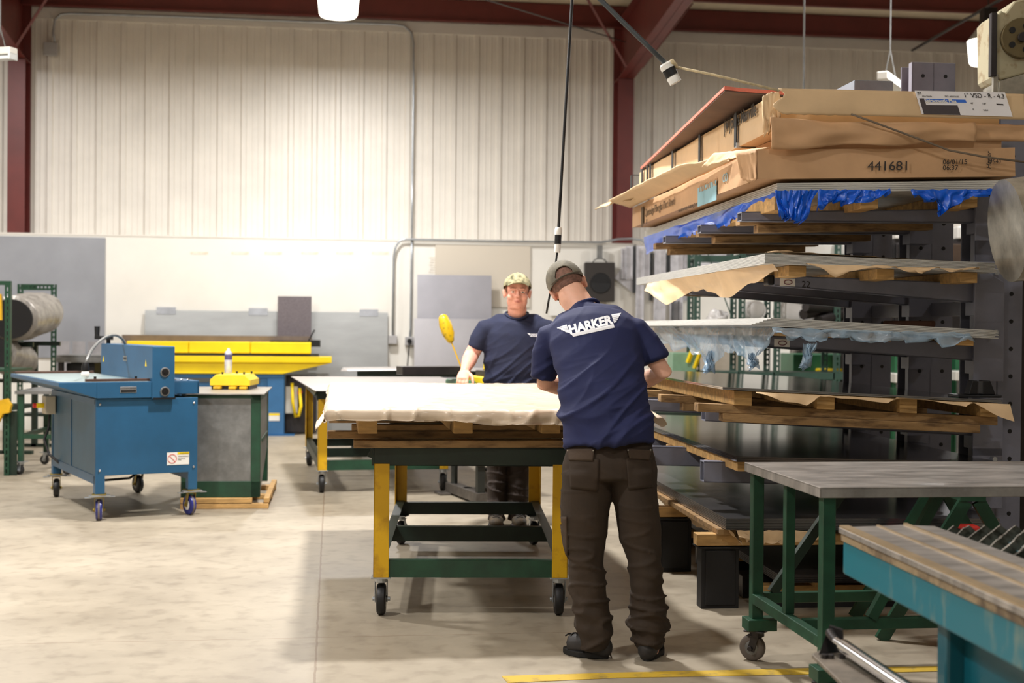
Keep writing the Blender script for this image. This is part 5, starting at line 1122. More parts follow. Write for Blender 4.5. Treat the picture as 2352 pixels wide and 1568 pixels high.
# ================= TEAL CUTTING TABLE
tealm = M('teal_paint', (2,84,98), .35, col2=(20,120,128), mix2=.25, scale=3, coat=.2)
tealw = M('teal_chipped', (0,104,120), .4, col2=(120,132,116), mix2=.35, scale=5, stretch=(2,2,.7))
t0 = G(1936,1216,.8); t1 = G(2352,1402,.8); yt = math.atan2(t0.x-t1.x, -(t1.y-t0.y)); yt = -math.atan2(t0.x-t1.x, t0.y-t1.y)
TT = Fr((t0.x, t0.y, 0), yt)
yt = math.atan2(t1.x-t0.x, t0.y-t1.y); TT = Fr((t0.x, t0.y, 0), yt)
t = thing('plasma_cutting_table', 'teal-painted metal cutting table with slatted bed at the lower right corner', 'machine', TT.w((.7,-1.0,0)), yt); o = V((.7,-1.0,0))
def tt(x0,x1,y0,y1,z0,z1,m=None): m = m or MB(); m.bb(x0-o.x,x1-o.x,y0-o.y,y1-o.y,z0,z1); return m
m = tt(.0,1.4,-2.1,.0,.655,.79); m.build('side_skirt', tealw, t, bevel=.008)
m = tt(.1,1.2,-1.9,-.66,.1,.655); tt(.05,.12,-.72,-.65,0,.655,m); tt(1.1,1.2,-1.9,-1.8,0,.655,m); tt(.3,.4,-1.9,-1.8,0,.655,m); tt(1.1,1.2,-.85,-.75,0,.655,m); m.build('tank_base', tealm, t, bevel=.01)
m = MB(); m.prism([(x-o.x, y-o.y, .79) for x, y in ((-.015,-2.1),(.32,-2.1),(.32,.02),(.22,.05),(-.015,.0))], (0,0,.018)); m.build('rim_plate', steelw, t, bevel=.002)
m = tt(-.012,.02,-2.1,0,.808,.815); tt(.12,.13,-2.1,.02,.808,.813,m); tt(.22,.232,-2.1,.04,.808,.816,m); m.build('guide_rail', M('rail_brass', (186,164,132), .35, .6), t)
m = tt(-.006,0,-2.1,0,.765,.79); m.build('edge_strip', M('dirty_edge', (150,130,100), .6, col2=(90,74,56), mix2=.5, scale=12), t)
m = tt(.32,1.4,-2.1,.0,.7,.76); bed = m.build('bed_tray', darkst, t)
mm2 = M('slag_metal', (112,104,92), .4, .6, col2=(60,52,40), mix2=.5, scale=20)
for k in range(26):
    y = -2.05+k*.08; m = MB(); n = 40; top = []; 
    for i in range(n+1): x = .33 + 1.05*i/n; top.append((x-o.x, y-o.y, .8+.02*(i%2)+.012*nz((x*9,k,0),3.0)))
    m.prism([(.33-o.x,y-o.y,.74)] + top + [(1.38-o.x,y-o.y,.74)], (0,.006,0)); m.build('slat', mm2, bed)
# roller bracket in front
r0 = P(1868,1502,4.15); t = thing('roller_bracket', 'dirty steel bracket plate with a shiny round roller at the bottom right', 'bracket', (r0.x, r0.y, 0), -.35)
RBF = Fr((r0.x, r0.y, 0), -.35)
def rb(px, py, D): return RBF.l(P(px,py,D))
zz = r0.z
a, b, c, d = rb(1865,1500,4.15), rb(1925,1480,4.35), rb(2140,1620,3.6), rb(2010,1600,3.5)
m = MB(); m.prism([(v.x,v.y,zz) for v in (a,b,c,d)], (0,0,-.012)); m.build('plate', M('dirty_steel', (120,110,98), .5, .4, var=.3, scale=12), t, bevel=.002)
m = MB(); e = rb(1905,1437,4.2); m.prism([(a.x+.02,a.y,zz),(e.x,e.y,e.z),(e.x+.04,e.y,e.z-.01),(e.x+.045,e.y,zz)], (0,.02,0)); m.build('gusset', darkst, t)
p1_, p2_ = rb(1918,1470,4.15), rb(2110,1600,3.6); m = MB(); dd = (p2_-p1_).normalized(); m.tube([p1_, p1_+dd*.06, p1_+dd*.065, p2_], [.014,.014,.021,.021], 18); m.build('roller', chrome, t, smooth='auto')
m = MB(); m.tube([rb(1905,1450,4.18), rb(1912,1462,4.16), p1_+dd*.01], .014, 10); m.build('roller_eye', darkst, t, smooth='auto')
m = MB()
for px, py in ((1893,1488),(1908,1488),(1934,1500)): q = rb(px,py,4.1); m.cyl((q.x,q.y,zz),(q.x,q.y,zz+.012),.011,6)
each(m, 'bolt', darkst, t)
m = MB(); m.bb(b.x+.1,b.x+.16,b.y-.45,b.y-.39,0,zz-.012); m.build('support_post', tealm, t)
# ================= PEOPLE
from mathutils.bvhtree import BVHTree
def bvh_of(o):
    return BVHTree.FromPolygons([v.co.copy() for v in o.data.vertices], [tuple(p.vertices) for p in o.data.polygons])
def cast(bv, root, px, py, lift=.003):
    d = ray(px, py).normalized(); h = bv.ray_cast(CAM-V(root), d)
    return None if h[0] is None else h[0] - d*lift
def decal_quad(bv, root, quad, nu, nv, lift, m=None):   # quad px corners TL,TR,BR,BL
    m = m or MB(); tl, tr, br, bl2 = [V((q[0],q[1],0)) for q in quad]; g = []; last = V((0,0,0))
    for i in range(nu+1):
        row = []
        for j in range(nv+1):
            u, v = i/nu, j/nv; q = tl.lerp(tr, u).lerp(bl2.lerp(br, u), v); h = cast(bv, root, q.x, q.y, lift)
            if h is None: h = last
            last = h; row.append(h)
        g.append(row)
    w_ = nv+1; return m.add([p for r_ in g for p in r_], [(i*w_+j, (i+1)*w_+j, (i+1)*w_+j+1, i*w_+j+1) for i in range(nu) for j in range(nv)])
def decal_poly(bv, root, poly, lift, m=None):
    m = m or MB(); c = (sum(p[0] for p in poly)/len(poly), sum(p[1] for p in poly)/len(poly)); pts = [cast(bv, root, *p, lift) for p in poly]; cc = cast(bv, root, *c, lift)
    if cc is None or any(p is None for p in pts): return m
    n = len(pts); return m.add([cc]+pts, [(0, 1+i, 1+(i+1)%n) for i in range(n)])
def decal_text(bv, root, name, body, p0, p1, h, mat, parent, lift=.003, bold=.03, shear=0):
    """lettering printed on cloth: baseline runs p0->p1 in picture points, letter height h, laid on the cloth surface"""
    cu = bpy.data.curves.new(name, 'FONT'); cu.body = body; cu.size = 1; cu.offset = bold; cu.resolution_u = 3; cu.shear = shear; t = bpy.data.objects.new(name+'_c', cu); COL.objects.link(t)
    dg = bpy.context.evaluated_depsgraph_get(); me = bpy.data.meshes.new_from_object(t.evaluated_get(dg)); bpy.data.objects.remove(t)
    bm = bmesh.new(); bm.from_mesh(me); bmesh.ops.triangulate(bm, faces=bm.faces)
    xs = [v.co.x for v in bm.verts]; X0, X1 = min(xs), max(xs); H = max(v.co.y for v in bm.verts)
    a = V((p0[0],p0[1])); b = V((p1[0],p1[1])); e = (b-a); pn = V((e.y, -e.x)).normalized()
    for v in bm.verts:
        q = a + e*((v.co.x-X0)/(X1-X0)) + pn*(v.co.y/H*h); hh = cast(bv, root, q.x, q.y, lift)
        if hh: v.co = hh
    bm.to_mesh(me); me.materials.clear(); me.materials.append(mat); o = bpy.data.objects.new(name, me); COL.objects.link(o); o.parent = parent; return o
def hand(m, Wp, d, n, s, curl=(25,45,40), spread=.1, sc=1.0, thumb_in=.3):
    d = V(d).normalized(); n = (V(n) - d*V(n).dot(d)).normalized(); sgn = 1 if V(s).dot(d.cross(n)) > 0 else -1; s = d.cross(n)*sgn; Wp = V(Wp)
    m.limb([Wp-d*.02*sc, Wp+d*.02*sc, Wp+d*.06*sc, Wp+d*.09*sc], [(.027*sc,.02*sc),(.036*sc,.018*sc),(.042*sc,.016*sc),(.04*sc,.013*sc)], 14, ref=n)
    for off, L, r in ((.03,.074,.0092),(.0102,.083,.0095),(-.0105,.077,.009),(-.03,.06,.008)):
        p = Wp + d*.085*sc + s*off*sc; pts = [p - d*.02*sc, p]; ang = 0; dd = (d + s*spread*off*25).normalized()
        for k, f in enumerate((.45,.3,.25)):
            ang += math.radians(curl[k]); v = dd*math.cos(ang) - n*math.sin(ang); p = p + v*L*f*sc; pts.append(p)
        m.limb(pts, [r*1.1*sc, r*1.1*sc, r*sc, r*.95*sc, r*.8*sc], 10)
    p = Wp + d*.025*sc + s*.03*sc; v1 = (s*.75 + d*.65 - n*.2).normalized(); v2 = (s*.25 + d*.9 - n*thumb_in).normalized()
    m.limb([p - v1*.02*sc, p, p+v1*.035*sc, p+v1*.035*sc+v2*.03*sc, p+v1*.035*sc+v2*.05*sc], [.016*sc,.015*sc,.0125*sc,.0115*sc,.009*sc], 10)
def head_prims(m, H):
    def e(c, r, rot=None): m.ell(H @ V(c), r, (H.to_3x3() @ rot) if rot is not None else H.to_3x3(), 20, 14)
    def L(pts, r): m.limb([H @ V(p) for p in pts], r, 10)
    e((0,-.008,.032),(.077,.097,.09)); e((0,.018,-.03),(.064,.07,.075)); e((0,.038,-.07),(.052,.05,.045)); e((0,.068,-.1),(.026,.02,.02))
    for s in (-1,1):
        e((s*.041,.055,-.035),(.026,.03,.03)); e((s*.045,.015,-.065),(.022,.04,.035))
        e((s*.081,-.006,-.012),(.008,.02,.032), Matrix.Rotation(s*.45,3,'Z')); e((s*.087,-.016,.004),(.006,.014,.018), Matrix.Rotation(s*.6,3,'Z'))
        e((s*.011,.098,-.029),(.008,.01,.008))
        L([(s*.012,.089,.021),(s*.032,.086,.024),(s*.052,.072,.016)], [.007,.009,.006])
    L([(0,.088,.014),(0,.098,-.006),(0,.108,-.026)], [.0075,.0095,.0125])
    L([(-.022,.083,-.06),(0,.091,-.058),(.022,.083,-.06)], [.005,.008,.005]); L([(-.018,.083,-.071),(0,.09,-.071),(.018,.083,-.071)], [.006,.009,.006])
def frame_m(c, R, Fw):
    R = V(R).normalized(); Fw = V(Fw); Fw = (Fw - R*Fw.dot(R)).normalized(); U = R.cross(Fw)
    return Matrix.Translation(V(c)) @ Matrix((R, Fw, U)).transposed().to_4x4()
def shell(m, H, c, r, keep, nu=40, nv=28):
    q = MB(); q.ell((0,0,0), (1,1,1), None, nu, nv); T = []
    for f in q.f:
        cc = sum((V(q.v[i]) for i in f), V())/len(f); p = V((c[0]+cc.x*r[0], c[1]+cc.y*r[1], c[2]+cc.z*r[2]))
        if keep(p): T.append(f)
    return m.add([H @ V((c[0]+v[0]*r[0], c[1]+v[1]*r[1], c[2]+v[2]*r[2])) for v in q.v], T)
def clean(m):
    used = sorted({i for f in m.f for i in f}); mp = {a: b for b, a in enumerate(used)}; m.v = [m.v[i] for i in used]; m.f = [tuple(mp[i] for i in f) for f in m.f]; return m
def face_details(root, H, brow):
    Hm = H.to_3x3()
    for s in (-1, 1):
        m = MB(); m.ell(H @ V((s*.031,.0775,.003)), (.0135,.0115,.0085), Hm, 14, 10); eo = m.build('eye', M('eye_white', (222,212,204), .2, var=0), root, smooth=True)
        m = MB(); m.ell(H @ V((s*.031,.0872,.002)), (.0055,.003,.0055), Hm, 12, 8); m.build('iris', M('iris_grey', (52,56,58), .15, var=0), eo, smooth=True)
        m = MB(); m.limb([H @ V(p) for p in ((s*.015,.0875,.0085),(s*.031,.0905,.0105),(s*.046,.082,.006))], [.003,.0045,.0028], 8); m.build('upper_eyelid', skin, eo, smooth=True)
        m = MB(); m.limb([H @ V(p) for p in ((s*.015,.0935,.0245),(s*.033,.0935,.0275),(s*.05,.079,.0225))], [.002,.0032,.0015], 8); m.build('eyebrow', brow, root, smooth=True)
    m = MB(); m.limb([H @ V(p) for p in ((-.022,.0865,-.0625),(0,.0975,-.061),(.022,.0865,-.0625))], [.002,.0042,.002], 8); m.limb([H @ V(p) for p in ((-.018,.0868,-.069),(0,.0965,-.0695),(.018,.0868,-.069))], [.002,.0045,.002], 8)
    m.build('lips', M('lip_pink', (200,120,108), .45, var=.04), root, smooth=True)
def shoe(root, ankle, toe, hgt, col, sole, name='boot', w=.052):
    """ankle and toe as local points on the floor"""
    a = V(ankle); t = V(toe); d = (t-a).normalized(); m = MB(); z = V((0,0,1))
    m.limb([a-d*.045+z*.05, a+d*.03+z*.055, a+d*.12+z*.045, t-d*.05+z*.038], [(w*.78,.05),(w*.88,.052),(w,.042),(w*.85,.034)], 18, ref=z)
    m.limb([a-d*.01+z*.06, a-d*.012+z*hgt], [(w*.85,.062),(w*.8,.058)], 16)
    b = remesh(m, name, col, root, .008, None, 4)
    m = MB(); n = 28; s_ = d.cross(z); ring = []
    L = (t-a).length
    for k in range(n):
        an = 2*PI*k/n; c = math.cos(an); sn = math.sin(an); ww = w*1.06*(1.0 if c > -.2 else .84)*(1 - .14*max(0,-c)); ring.append(a + d*((L-.005)/2-.03) + d*c*(L/2+.035)*1 + s_*sn*ww)
    m.prism([p+z*.001 for p in ring], z*.026); m.build('sole', sole, b, bevel=.004)
    m = MB()
    for k in range(4):
        c = a + d*(.055+.028*k) + z*(.105-.008*k); m.limb([c-s_*.022, c+z*.004, c+s_*.022], [.0035]*3, 6)
    m.build('laces', M('lace_dark', (40,36,32), .8), b, smooth=True)
    return b
# ---------- near person, back to the camera
NP_ = V((P(1405,1500,5.95).x, 5.95, 0))
root = thing('person', 'man in navy t-shirt with HARKER across the back, brown trousers and cap, leaning over the wrapped sheets', 'person', NP_)
root['label'] = 'man seen from behind in navy t-shirt and brown work trousers, leaning over the wrapped sheets'
def N_(px, py, D): return P(px, py, D) - NP_
def ring_chain(rows, dep, close=None):
    """rows: (y_px, xl, xr, D) outline rows -> centres and elliptical radii"""
    pts = []; R = []
    for (y, xl, xr, D, dd) in rows:
        a = N_(xl, y, D); b = N_(xr, y, D); pts.append((a+b)/2); R.append(((b-a).length/2, dd))
    return pts, R
HN = frame_m(N_(1305,660,6.5), (.9,.05,.42), (-.34,.78,-.52))
# body
m = MB(); head_prims(m, HN)
m.limb([HN @ V((0,-.03,-.05)), HN @ V((0,-.035,-.09)), N_(1338,712,6.40), N_(1352,745,6.33)], [.068,.07,.07,.08], 20)
pts, R = ring_chain([(1010,1320,1480,6.05,.10),(900,1315,1462,6.12,.10),(820,1300,1450,6.22,.105),(760,1285,1445,6.3,.10)], 0)
m.limb(pts, R, 20, ref=(0,1,0))
LSh, RSh = N_(1264,778,6.34), N_(1460,768,6.28)
LEl, REl = N_(1252,880,6.40), N_(1523,853,6.24)
LWr, RWr = N_(1330,897,6.66), N_(1436,893,6.62)
m.limb([N_(1310,770,6.32), LSh, LSh.lerp(LEl,.5), LEl, LEl.lerp(LWr,.35), LWr], [.06,.056,.05,.042,.042,.028], 18)
m.limb([N_(1420,755,6.3), RSh, RSh.lerp(REl,.5), REl, REl.lerp(RWr,.35), RWr], [.06,.056,.05,.043,.044,.029], 18)
hand(m, LWr, (.35,.9,-.42), (0,.25,1), (1,0,0)); hand(m, RWr, (-.35,.9,-.42), (0,.25,1), (-1,0,0))
for hx in ((1350,1348,1368,1372),(1458,1472,1490,1494)):
    m.limb([N_(hx[0],1040,6.05), N_(hx[1],1250,5.99), N_(hx[2],1450,5.97), N_(hx[3],1490,5.96)], [.085,.055,.045,.04], 14)
body = remesh(m, 'body', skin, root, .0055, None, 3)
# shirt
def fold_shirt(scale, cz):
    def fn(p, n):
        w = p.x*1.0
        f1 = nz((p.x*4+p.z*3.5, p.y*3, p.z*9-p.x*5), 1.0); f2 = nz((p.x*9, p.y*6, p.z*17+p.x*8), 1.0)
        lo = max(.12, min(1, (1.42-p.z)/.3)); w2 = abs(nz((p.x*2.2+p.z*2.0, p.y*2, p.z*5.5-p.x*4.5), 1.0)); f3 = (1-min(1, w2*5))**2
        g1 = abs(nz(((p.z-.85*p.x)*7.5, (p.z+.8*p.x)*1.6+5, p.y*1.5), 1.0)); g2 = abs(nz(((p.z-.6*p.x)*15, (p.z+.6*p.x)*2.6, 7+p.y*2), 1.0))
        return p + n*(f1*.012*lo + f2*.004*lo + f3*.006*lo + (1-min(1,g1*4))**2*.014*lo + (1-min(1,g2*4))**2*.006*lo)*scale
    return fn
m = MB()
pts, R = ring_chain([(1026,1295,1506,6.04,.148),(1000,1294,1503,6.05,.15),(960,1292,1498,6.07,.148),(915,1289,1490,6.10,.145),(870,1285,1482,6.15,.145),(830,1277,1478,6.2,.145),(790,1262,1478,6.25,.14),(758,1262,1474,6.3,.13),(730,1292,1448,6.34,.10)], 0)
m.tube(pts, R, 36, True, ref=(0,1,0))
m.limb([N_(1280,782,6.33), N_(1302,752,6.34), N_(1350,733,6.35), N_(1405,737,6.33), N_(1446,764,6.29)], [.07,.075,.082,.08,.07], 22)
m.limb([N_(1350,745,6.33), N_(1343,722,6.37)], [(.085),(.075)], 22)
m.limb([N_(1296,775,6.33), LSh, N_(1254,815,6.36)], [.085,.074,.067], 22); m.tube([LSh, N_(1254,815,6.36), N_(1250,868,6.38), N_(1249.5,872,6.381)], [.06,.067,.06,.057], 22)
m.limb([N_(1425,765,6.3), RSh, N_(1482,792,6.27)], [.085,.078,.073], 22); m.tube([RSh, N_(1482,792,6.27), N_(1505,824,6.25), N_(1507,829,6.249)], [.06,.073,.07,.067], 22)
shirt = remesh(m, 'shirt', navy, root, .0075, fold_shirt(1.0, 0), 14)
bvs = bvh_of(shirt)
m = MB(); c = N_(1342,712,6.395); ax = (HN @ V((0,-.035,-.09)) - N_(1345,725,6.37)).normalized(); xx = ax.cross(V((0,1,0))).normalized(); yy = ax.cross(xx)
m.tube([c + (xx*math.cos(a)*.074 + yy*math.sin(a)*.07) - ax*.004 for a in [k*2*PI/30 for k in range(31)]], .009, 8, False); m.build('collar', navy, root, smooth=True)
prn = M('white_print', (238,238,242), .7, var=0)
decal_text(bvs, NP_, 'back_lettering', 'HARKER', (1309.5,766), (1409,741), 20, prn, root, bold=.05)
m = decal_quad(bvs, NP_, [(1311,766.5),(1409,743.5),(1412,752),(1317,773)], 24, 3, .003); m.build('print_bar', prn, root, fix=False)
def wing(pts_l):
    mm = MB()
    for p in pts_l: decal_quad(bvs, NP_, p, 8, 2, .003, mm)
    return mm
for side in (0, 1):
    mm = []
    for k in range(5):
        if side == 0: mm.append([(1279+4.5*k,752.5+2.0*k),(1301+1.7*k,745+4*k),(1302.5+1.7*k,748.4+4*k),(1281+4.5*k,754.4+2.0*k)])
        else: mm.append([(1404+1.3*k,722+3.9*k),(1427-2.6*k,718+4.6*k),(1424-2.2*k,722.5+4.2*k),(1405.2+1.3*k,725.4+3.9*k)])
    wing(mm).build('print_wing', prn, root, fix=False)
# trousers
def fold_tr(p, n):
    lo = max(0, min(1, (.62-p.z)/.4)); f = nz((p.x*7, p.y*7, p.z*19), 1.0); g = nz((p.x*5+p.z*6, p.y*4, p.z*8), 1.0)
    if p.z < .13: g *= .3
    w2 = abs(nz((p.x*4+p.z*3, p.y*4, p.z*13), 1.0)); return p + n*(f*.011*lo + g*.008 + .002*nz(p, 30)*lo + ((1-min(1,w2*5))**2)*.012*(.25+lo))
m = MB()
pts, R = ring_chain([(1000,1304,1494,6.06,.115),(1030,1300,1500,6.05,.125),(1070,1292,1508,6.04,.135),(1105,1290,1510,6.03,.13)], 0)
m.tube(pts, R, 32, True, ref=(0,1,0))
LegL = [(1085,1290,1402,6.03,.12),(1130,1288,1406,6.02,.11),(1190,1287,1398,6.01,.1),(1240,1294,1391,6.0,.088),(1290,1306,1387,5.99,.082),(1347,1308,1390,5.98,.08),(1398,1318,1397,5.97,.082),(1440,1324,1404,5.96,.085),(1470,1332,1402,5.955,.082),(1488,1340,1398,5.955,.078)]
LegR = [(1085,1400,1509,6.03,.12),(1130,1408,1511,6.02,.11),(1190,1415,1514,6.01,.1),(1240,1426,1518,6.0,.09),(1290,1440,1519,5.99,.084),(1347,1449,1521,5.98,.082),(1400,1448,1531,5.97,.084),(1433,1443,1535,5.96,.088),(1465,1454,1526,5.955,.084),(1490,1461,1520,5.955,.076)]
for rows in (LegL, LegR): pts, R = ring_chain(rows, 0); m.tube(pts, R, 28, True, ref=(0,1,0))
tr = remesh(m, 'trousers', trous, root, .0075, fold_tr, 4); bvt = bvh_of(tr)
pkt = M('pocket_canvas', (66,51,38), .85, var=.12, scale=12, bump=.15, bscale=60)
for nm, q in (('back_pocket', ((1306,1052),(1376,1054),(1374,1128),(1310,1120))), ('back_pocket', ((1438,1050),(1498,1050),(1500,1118),(1444,1124)))):
    m = decal_quad(bvt, NP_, q, 12, 12, .0035); pk_ = m.build(nm, trous, root, smooth=True, fix=False, solid=.005)
for q in (((1302,1031),(1366,1030),(1362,1058),(1307,1057)), ((1440,1030),(1497,1034),(1490,1056),(1446,1053))):
    m = decal_quad(bvt, NP_, q, 12, 6, .009); fl_ = m.build('pocket_flap', pkt, root, smooth=True, fix=False, solid=.007)
    m = MB()
    for px in (q[0][0]+3, q[1][0]-3):
        h_ = cast(bvt, NP_, px, q[0][1]+3, .014)
        if h_: m.ell(h_, (.005,.004,.005), nu=8, nv=6)
    each(m, 'rivet', chrome, fl_)
m = decal_quad(bvt, NP_, ((1288,1186),(1302,1186),(1305,1290),(1293,1240)), 6, 12, .006); m.build('cargo_pocket', pkt, root, smooth=True, fix=False, solid=.012)
ob_ = M('dark_boot', (44,41,40), .6, var=.2, scale=14); sl_ = M('boot_sole', (22,21,21), .7)
A1 = G(1385,1520)-NP_; T1 = G(1296,1497)-NP_; A1.z = T1.z = 0; A1 = V((A1.x-.03, P(1372,1500,5.965).y-NP_.y, 0)); T1.y = max(T1.y, A1.y+.06); shoe(root, A1, T1, .085, ob_, sl_)
A2 = G(1490,1527)-NP_; T2 = G(1524,1472)-NP_; A2.z = T2.z = 0; d2 = (T2-A2).normalized(); A2 = V((N_(1490,1500,5.955).x, 5.955-NP_.y, 0)); shoe(root, A2, A2+d2*.2, .085, ob_, sl_, w=.055)
# hair, cap
hairm = M('short_brown_hair', (134,98,84), .8, var=.25, scale=60, bump=.3, bscale=200)
m = MB(); shell(m, HN, (0,-.01,.025), (.0795,.1,.088), lambda p: p.y < .01 + .1*(p.z) and p.z > -.03 + abs(p.x)*.2 and not (abs(p.x) > .066 and p.y > -.03)); clean(m).build('hair', hairm, root, smooth=True, fix=False)
def make_cap(root, H, mat, under, opening=True, tip=.062, brim_drop=.0, zf=.0, bz=.028, droop=.55, slope=.012, zl=.022):
    m = MB(); c = (0,-.004,.034); r = (.09,.108,.102)
    def keep(p):
        if p.z < zl + zf*p.y: return False
        if opening and p.y < 0:
            if (p.x/.046)**2 + ((p.z-zl-.008)/.05)**2 < 1: return False
        return True
    shell(m, H, c, r, keep, 150, 100); cap = clean(m).build('cap', mat, root, smooth=True, fix=False, solid=.003)
    m = MB()
    def br(u, v):
        a = (u-.5)*1.75; x = math.sin(a)*.087; yb_ = math.cos(a)*.104 - .004; k = math.cos((u-.5)*PI)**.6
        return H @ V((x*(1+.04*v), yb_ + v*tip*k, bz - slope*v - droop*(x*x)/.087*(.25+.5*v) - brim_drop*v))
    m.grid(br, 26, 8); b = m.build('brim', mat, cap, smooth=True, fix=False, solid=.004)
    if opening:
        m = MB(); a0 = [H @ V((.086*math.sin(a), -.004-.106*math.cos(a)-.002, zl+.004)) for a in [math.radians(-50+100*k/16) for k in range(17)]]
        m.tube(a0, [(.013,.0025)]*17, 8, True, ref=H.to_3x3() @ V((0,0,1))); m.build('strap', mat, cap, smooth=True)
    m = MB(); m.ell(H @ V((0,-.004,.137)), (.007,.007,.004), H.to_3x3(), 10, 6); m.build('button', mat, cap, smooth=True)
    return cap
make_cap(root, HN, M('faded_olive_cap', (124,118,104), .85, var=.22, scale=25, bump=.1, bscale=60), None, True, zl=.012)
# ---------- far person, facing the camera
FP_ = V((P(1167,1215,9.85).x, 9.85, 0))
rootF = thing('person', 'man facing the camera in navy t-shirt and camouflage cap, hand on the wrapped sheets', 'person', FP_)
def N_(px, py, D): return P(px, py, D) - FP_
HF = frame_m(N_(1188,671,9.86), (-1,-.06,.02), (.1,-1,-.02)) @ Matrix.Diagonal((1.13,1.04,1.04,1))
m = MB(); head_prims(m, HF); 
for s in (-1,1): m.ell(HF @ V((s*.034,.03,-.06)), (.032,.045,.048), HF.to_3x3())
m.ell(HF @ V((0,.03,-.1)), (.055,.05,.03), HF.to_3x3())
m.limb([HF @ V((0,-.01,-.06)), N_(1188,712,9.88), N_(1187,735,9.9)], [.068,.07,.06], 20)
pts, R = ring_chain([(1010,1128,1224,9.92,.11),(930,1125,1232,9.92,.12),(860,1122,1240,9.9,.13),(800,1124,1240,9.9,.12),(772,1140,1228,9.9,.07)], 0)
m.limb(pts, R, 20, ref=(0,1,0))
LS, RS = N_(1118,752,9.9), N_(1254,752,9.9); LE, RE = N_(1083,815,9.88), N_(1290,825,9.86); LW, RW = N_(1067,852,9.66), N_(1292,856,9.62)
m.limb([N_(1150,752,9.9), LS, LS.lerp(LE,.5), LE, LE.lerp(LW,.35), LW], [.05,.05,.055,.056,.055,.032], 18)
m.limb([N_(1220,752,9.9), RS, RS.lerp(RE,.5), RE, RE.lerp(RW,.35), RW], [.05,.05,.055,.056,.055,.032], 18)
hand(m, LW, (-.1,-.8,-.45), (0,-.5,1), (1,0,0), curl=(32,40,25), sc=1.1, thumb_in=.55); hand(m, RW, (-.1,-.8,-.42), (0,-.5,1), (-1,0,0), curl=(30,35,25), sc=1.05)
for hx in ((1148,1142,1140),(1205,1196,1189)): m.limb([N_(hx[0],1010,9.93), N_(hx[1],1110,9.93), N_(hx[2],1195,9.93)], [.09,.06,.045], 14)
bodyF = remesh(m, 'body', M('rosy_skin', (232,168,146), .5, var=.06, scale=18, sss=.12), rootF, .0055, None, 2)
face_details(rootF, HF, M('brow_brown', (158,108,82), .8))
m = MB()
pts, R = ring_chain([(975,1118,1240,9.91,.15),(930,1115,1246,9.91,.16),(880,1113,1250,9.9,.165),(840,1112,1252,9.9,.165),(800,1110,1252,9.9,.16),(770,1112,1252,9.9,.15),(745,1128,1244,9.9,.125),(732,1150,1226,9.91,.07)], 0)
m.tube(pts, R, 36, True, ref=(0,1,0))
m.limb([N_(1125,760,9.9), N_(1148,745,9.91), N_(1187,746,9.9), N_(1228,745,9.91), N_(1248,760,9.9)], [.078,.082,.083,.082,.078], 22)
m.tube([N_(1140,755,9.9), N_(1115,758,9.9), N_(1103,780,9.895), N_(1096,800,9.89), N_(1095.5,801.5,9.89)], [.085,.083,.08,.072,.07], 22)
m.tube([N_(1232,755,9.9), N_(1256,758,9.9), N_(1268,780,9.895), N_(1276,800,9.89), N_(1276.5,801.5,9.89)], [.085,.083,.08,.072,.07], 22)
shirtF = remesh(m, 'shirt', M('dark_navy_cotton', (24,30,58), .85, var=.1, scale=12, bump=.08, bscale=40), rootF, .0085, fold_shirt(.7, 0), 12)
m = MB(); c = N_(1187,722,9.885); m.tube([c + V((math.cos(a)*.082, math.sin(a)*.078, .026*math.sin(a) + .008*math.cos(2*a))) for a in [k*2*PI/30 for k in range(31)]], .009, 8, False); m.build('collar', MT['dark_navy_cotton'], rootF, smooth=True)
bvF = bvh_of(shirtF)
decal_text(bvF, FP_, 'chest_lettering', 'HARKER', (1217,770.5), (1237,771.5), 5, prn, rootF, bold=.03)
m = MB(); decal_poly(bvF, FP_, [(1211,765),(1217,765.5),(1218,770.5)], .003, m); decal_quad(bvF, FP_, [(1217,771.4),(1237,772.4),(1237,773.6),(1218,772.6)], 6, 1, .003, m)
each(m, 'print_wing', prn, rootF, fix=False)
m = MB(); pts, R = ring_chain([(955,1122,1232,9.92,.13),(1000,1118,1232,9.93,.14),(1030,1117,1228,9.93,.135)], 0); m.tube(pts, R, 30, True, ref=(0,1,0))
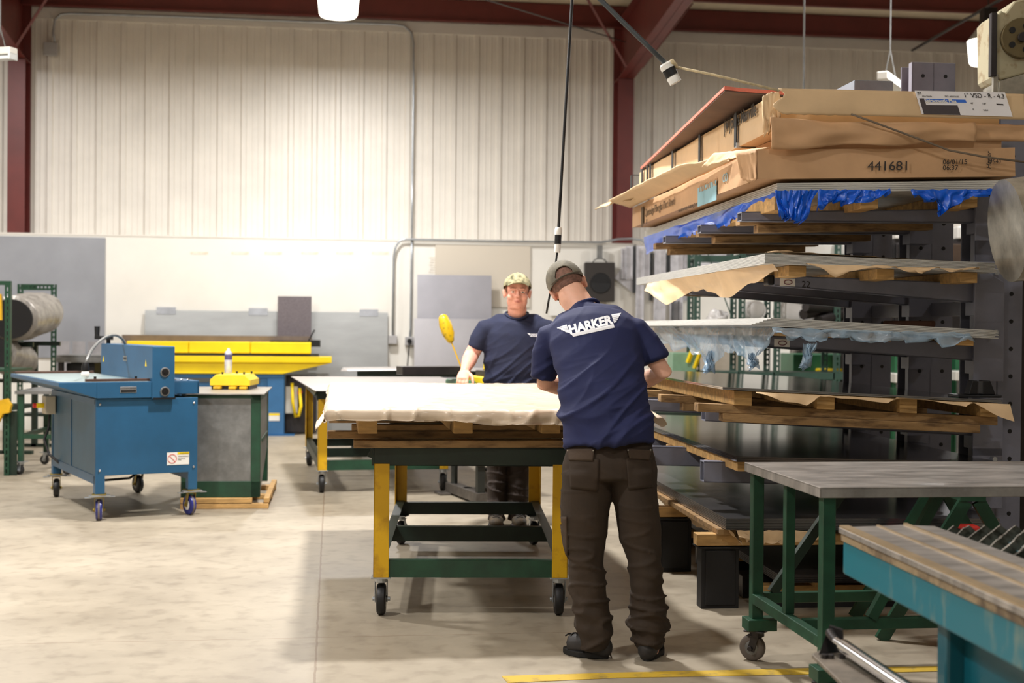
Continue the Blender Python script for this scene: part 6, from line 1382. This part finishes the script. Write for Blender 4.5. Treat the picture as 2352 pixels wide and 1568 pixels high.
for rows in ([(1010,1117,1175,9.93,.12),(1070,1118,1170,9.93,.1),(1120,1119,1164,9.93,.085),(1170,1120,1160,9.93,.08),(1192,1121,1159,9.92,.078)], [(1010,1168,1228,9.93,.12),(1070,1166,1221,9.93,.1),(1120,1165,1216,9.93,.085),(1170,1165,1211,9.93,.08),(1192,1166,1209,9.92,.078)]):
    pts, R = ring_chain(rows, 0); m.tube(pts, R, 26, True, ref=(0,1,0))
remesh(m, 'trousers', M('dark_brown_canvas', (58,48,42), .85, var=.15, scale=10, bump=.1, bscale=60), rootF, .0085, fold_tr, 4)
cam_b = M('tan_boot', (74,60,40), .7, col2=(44,38,28), mix2=.5, scale=18)
for (hx, tx) in ((1140,1139),(1185,1197)):
    A = G(hx,1203)-FP_; T = G(tx,1216)-FP_; A.z = T.z = 0; d_ = (T-A).normalized(); shoe(rootF, T-d_*.21, T, .16, cam_b, M('brown_sole', (54,46,42), .7), w=.056)
m = MB(); shell(m, HF, (0,-.01,.028), (.0805,.1,.092), lambda p: (p.y < .035 and p.z > -.01 + max(0,-p.y)*-.4 and not (abs(p.x) > .06 and p.y > .012 and p.z < .0)) or (p.z > .055 and p.y > 0)); clean(m).build('hair', M('reddish_brown_hair', (124,78,52), .8, var=.2, scale=60), rootF, smooth=True, fix=False)
make_cap(rootF, HF, M('camouflage_cloth', (172,164,128), .85, col2=(84,82,54), mix2=.46, scale=28), None, True, tip=.05, zf=.28, zl=.032, bz=.064, slope=-.004, droop=.75)
EXPO = -0.9
# ================= CAMERA, WORLD, VIEW
cd = bpy.data.cameras.new('camera'); cam = bpy.data.objects.new('camera', cd); COL.objects.link(cam); S.camera = cam
cd.sensor_width = 36; cd.lens = F/2352*36; cd.clip_end = 100; cd.clip_start = .05
cam.matrix_world = Matrix.Translation(CAM) @ Matrix((_r, _u, -_f)).transposed().to_4x4()
cd.dof.use_dof = True; cd.dof.focus_distance = 6.6; cd.dof.aperture_fstop = 2.8
w = bpy.data.worlds.new('world'); S.world = w; w.use_nodes = True; w.node_tree.nodes['Background'].inputs[0].default_value = (.9,.85,.8,1); w.node_tree.nodes['Background'].inputs[1].default_value = .15
S.view_settings.view_transform = 'Standard'; S.view_settings.look = 'None'; S.view_settings.gamma = 1; S.view_settings.use_curve_mapping = False
S.view_settings.exposure = EXPO
for o in list(bpy.data.objects):
    for k in ('_x0','_z','_tilt'):
        if k in o: del o[k]
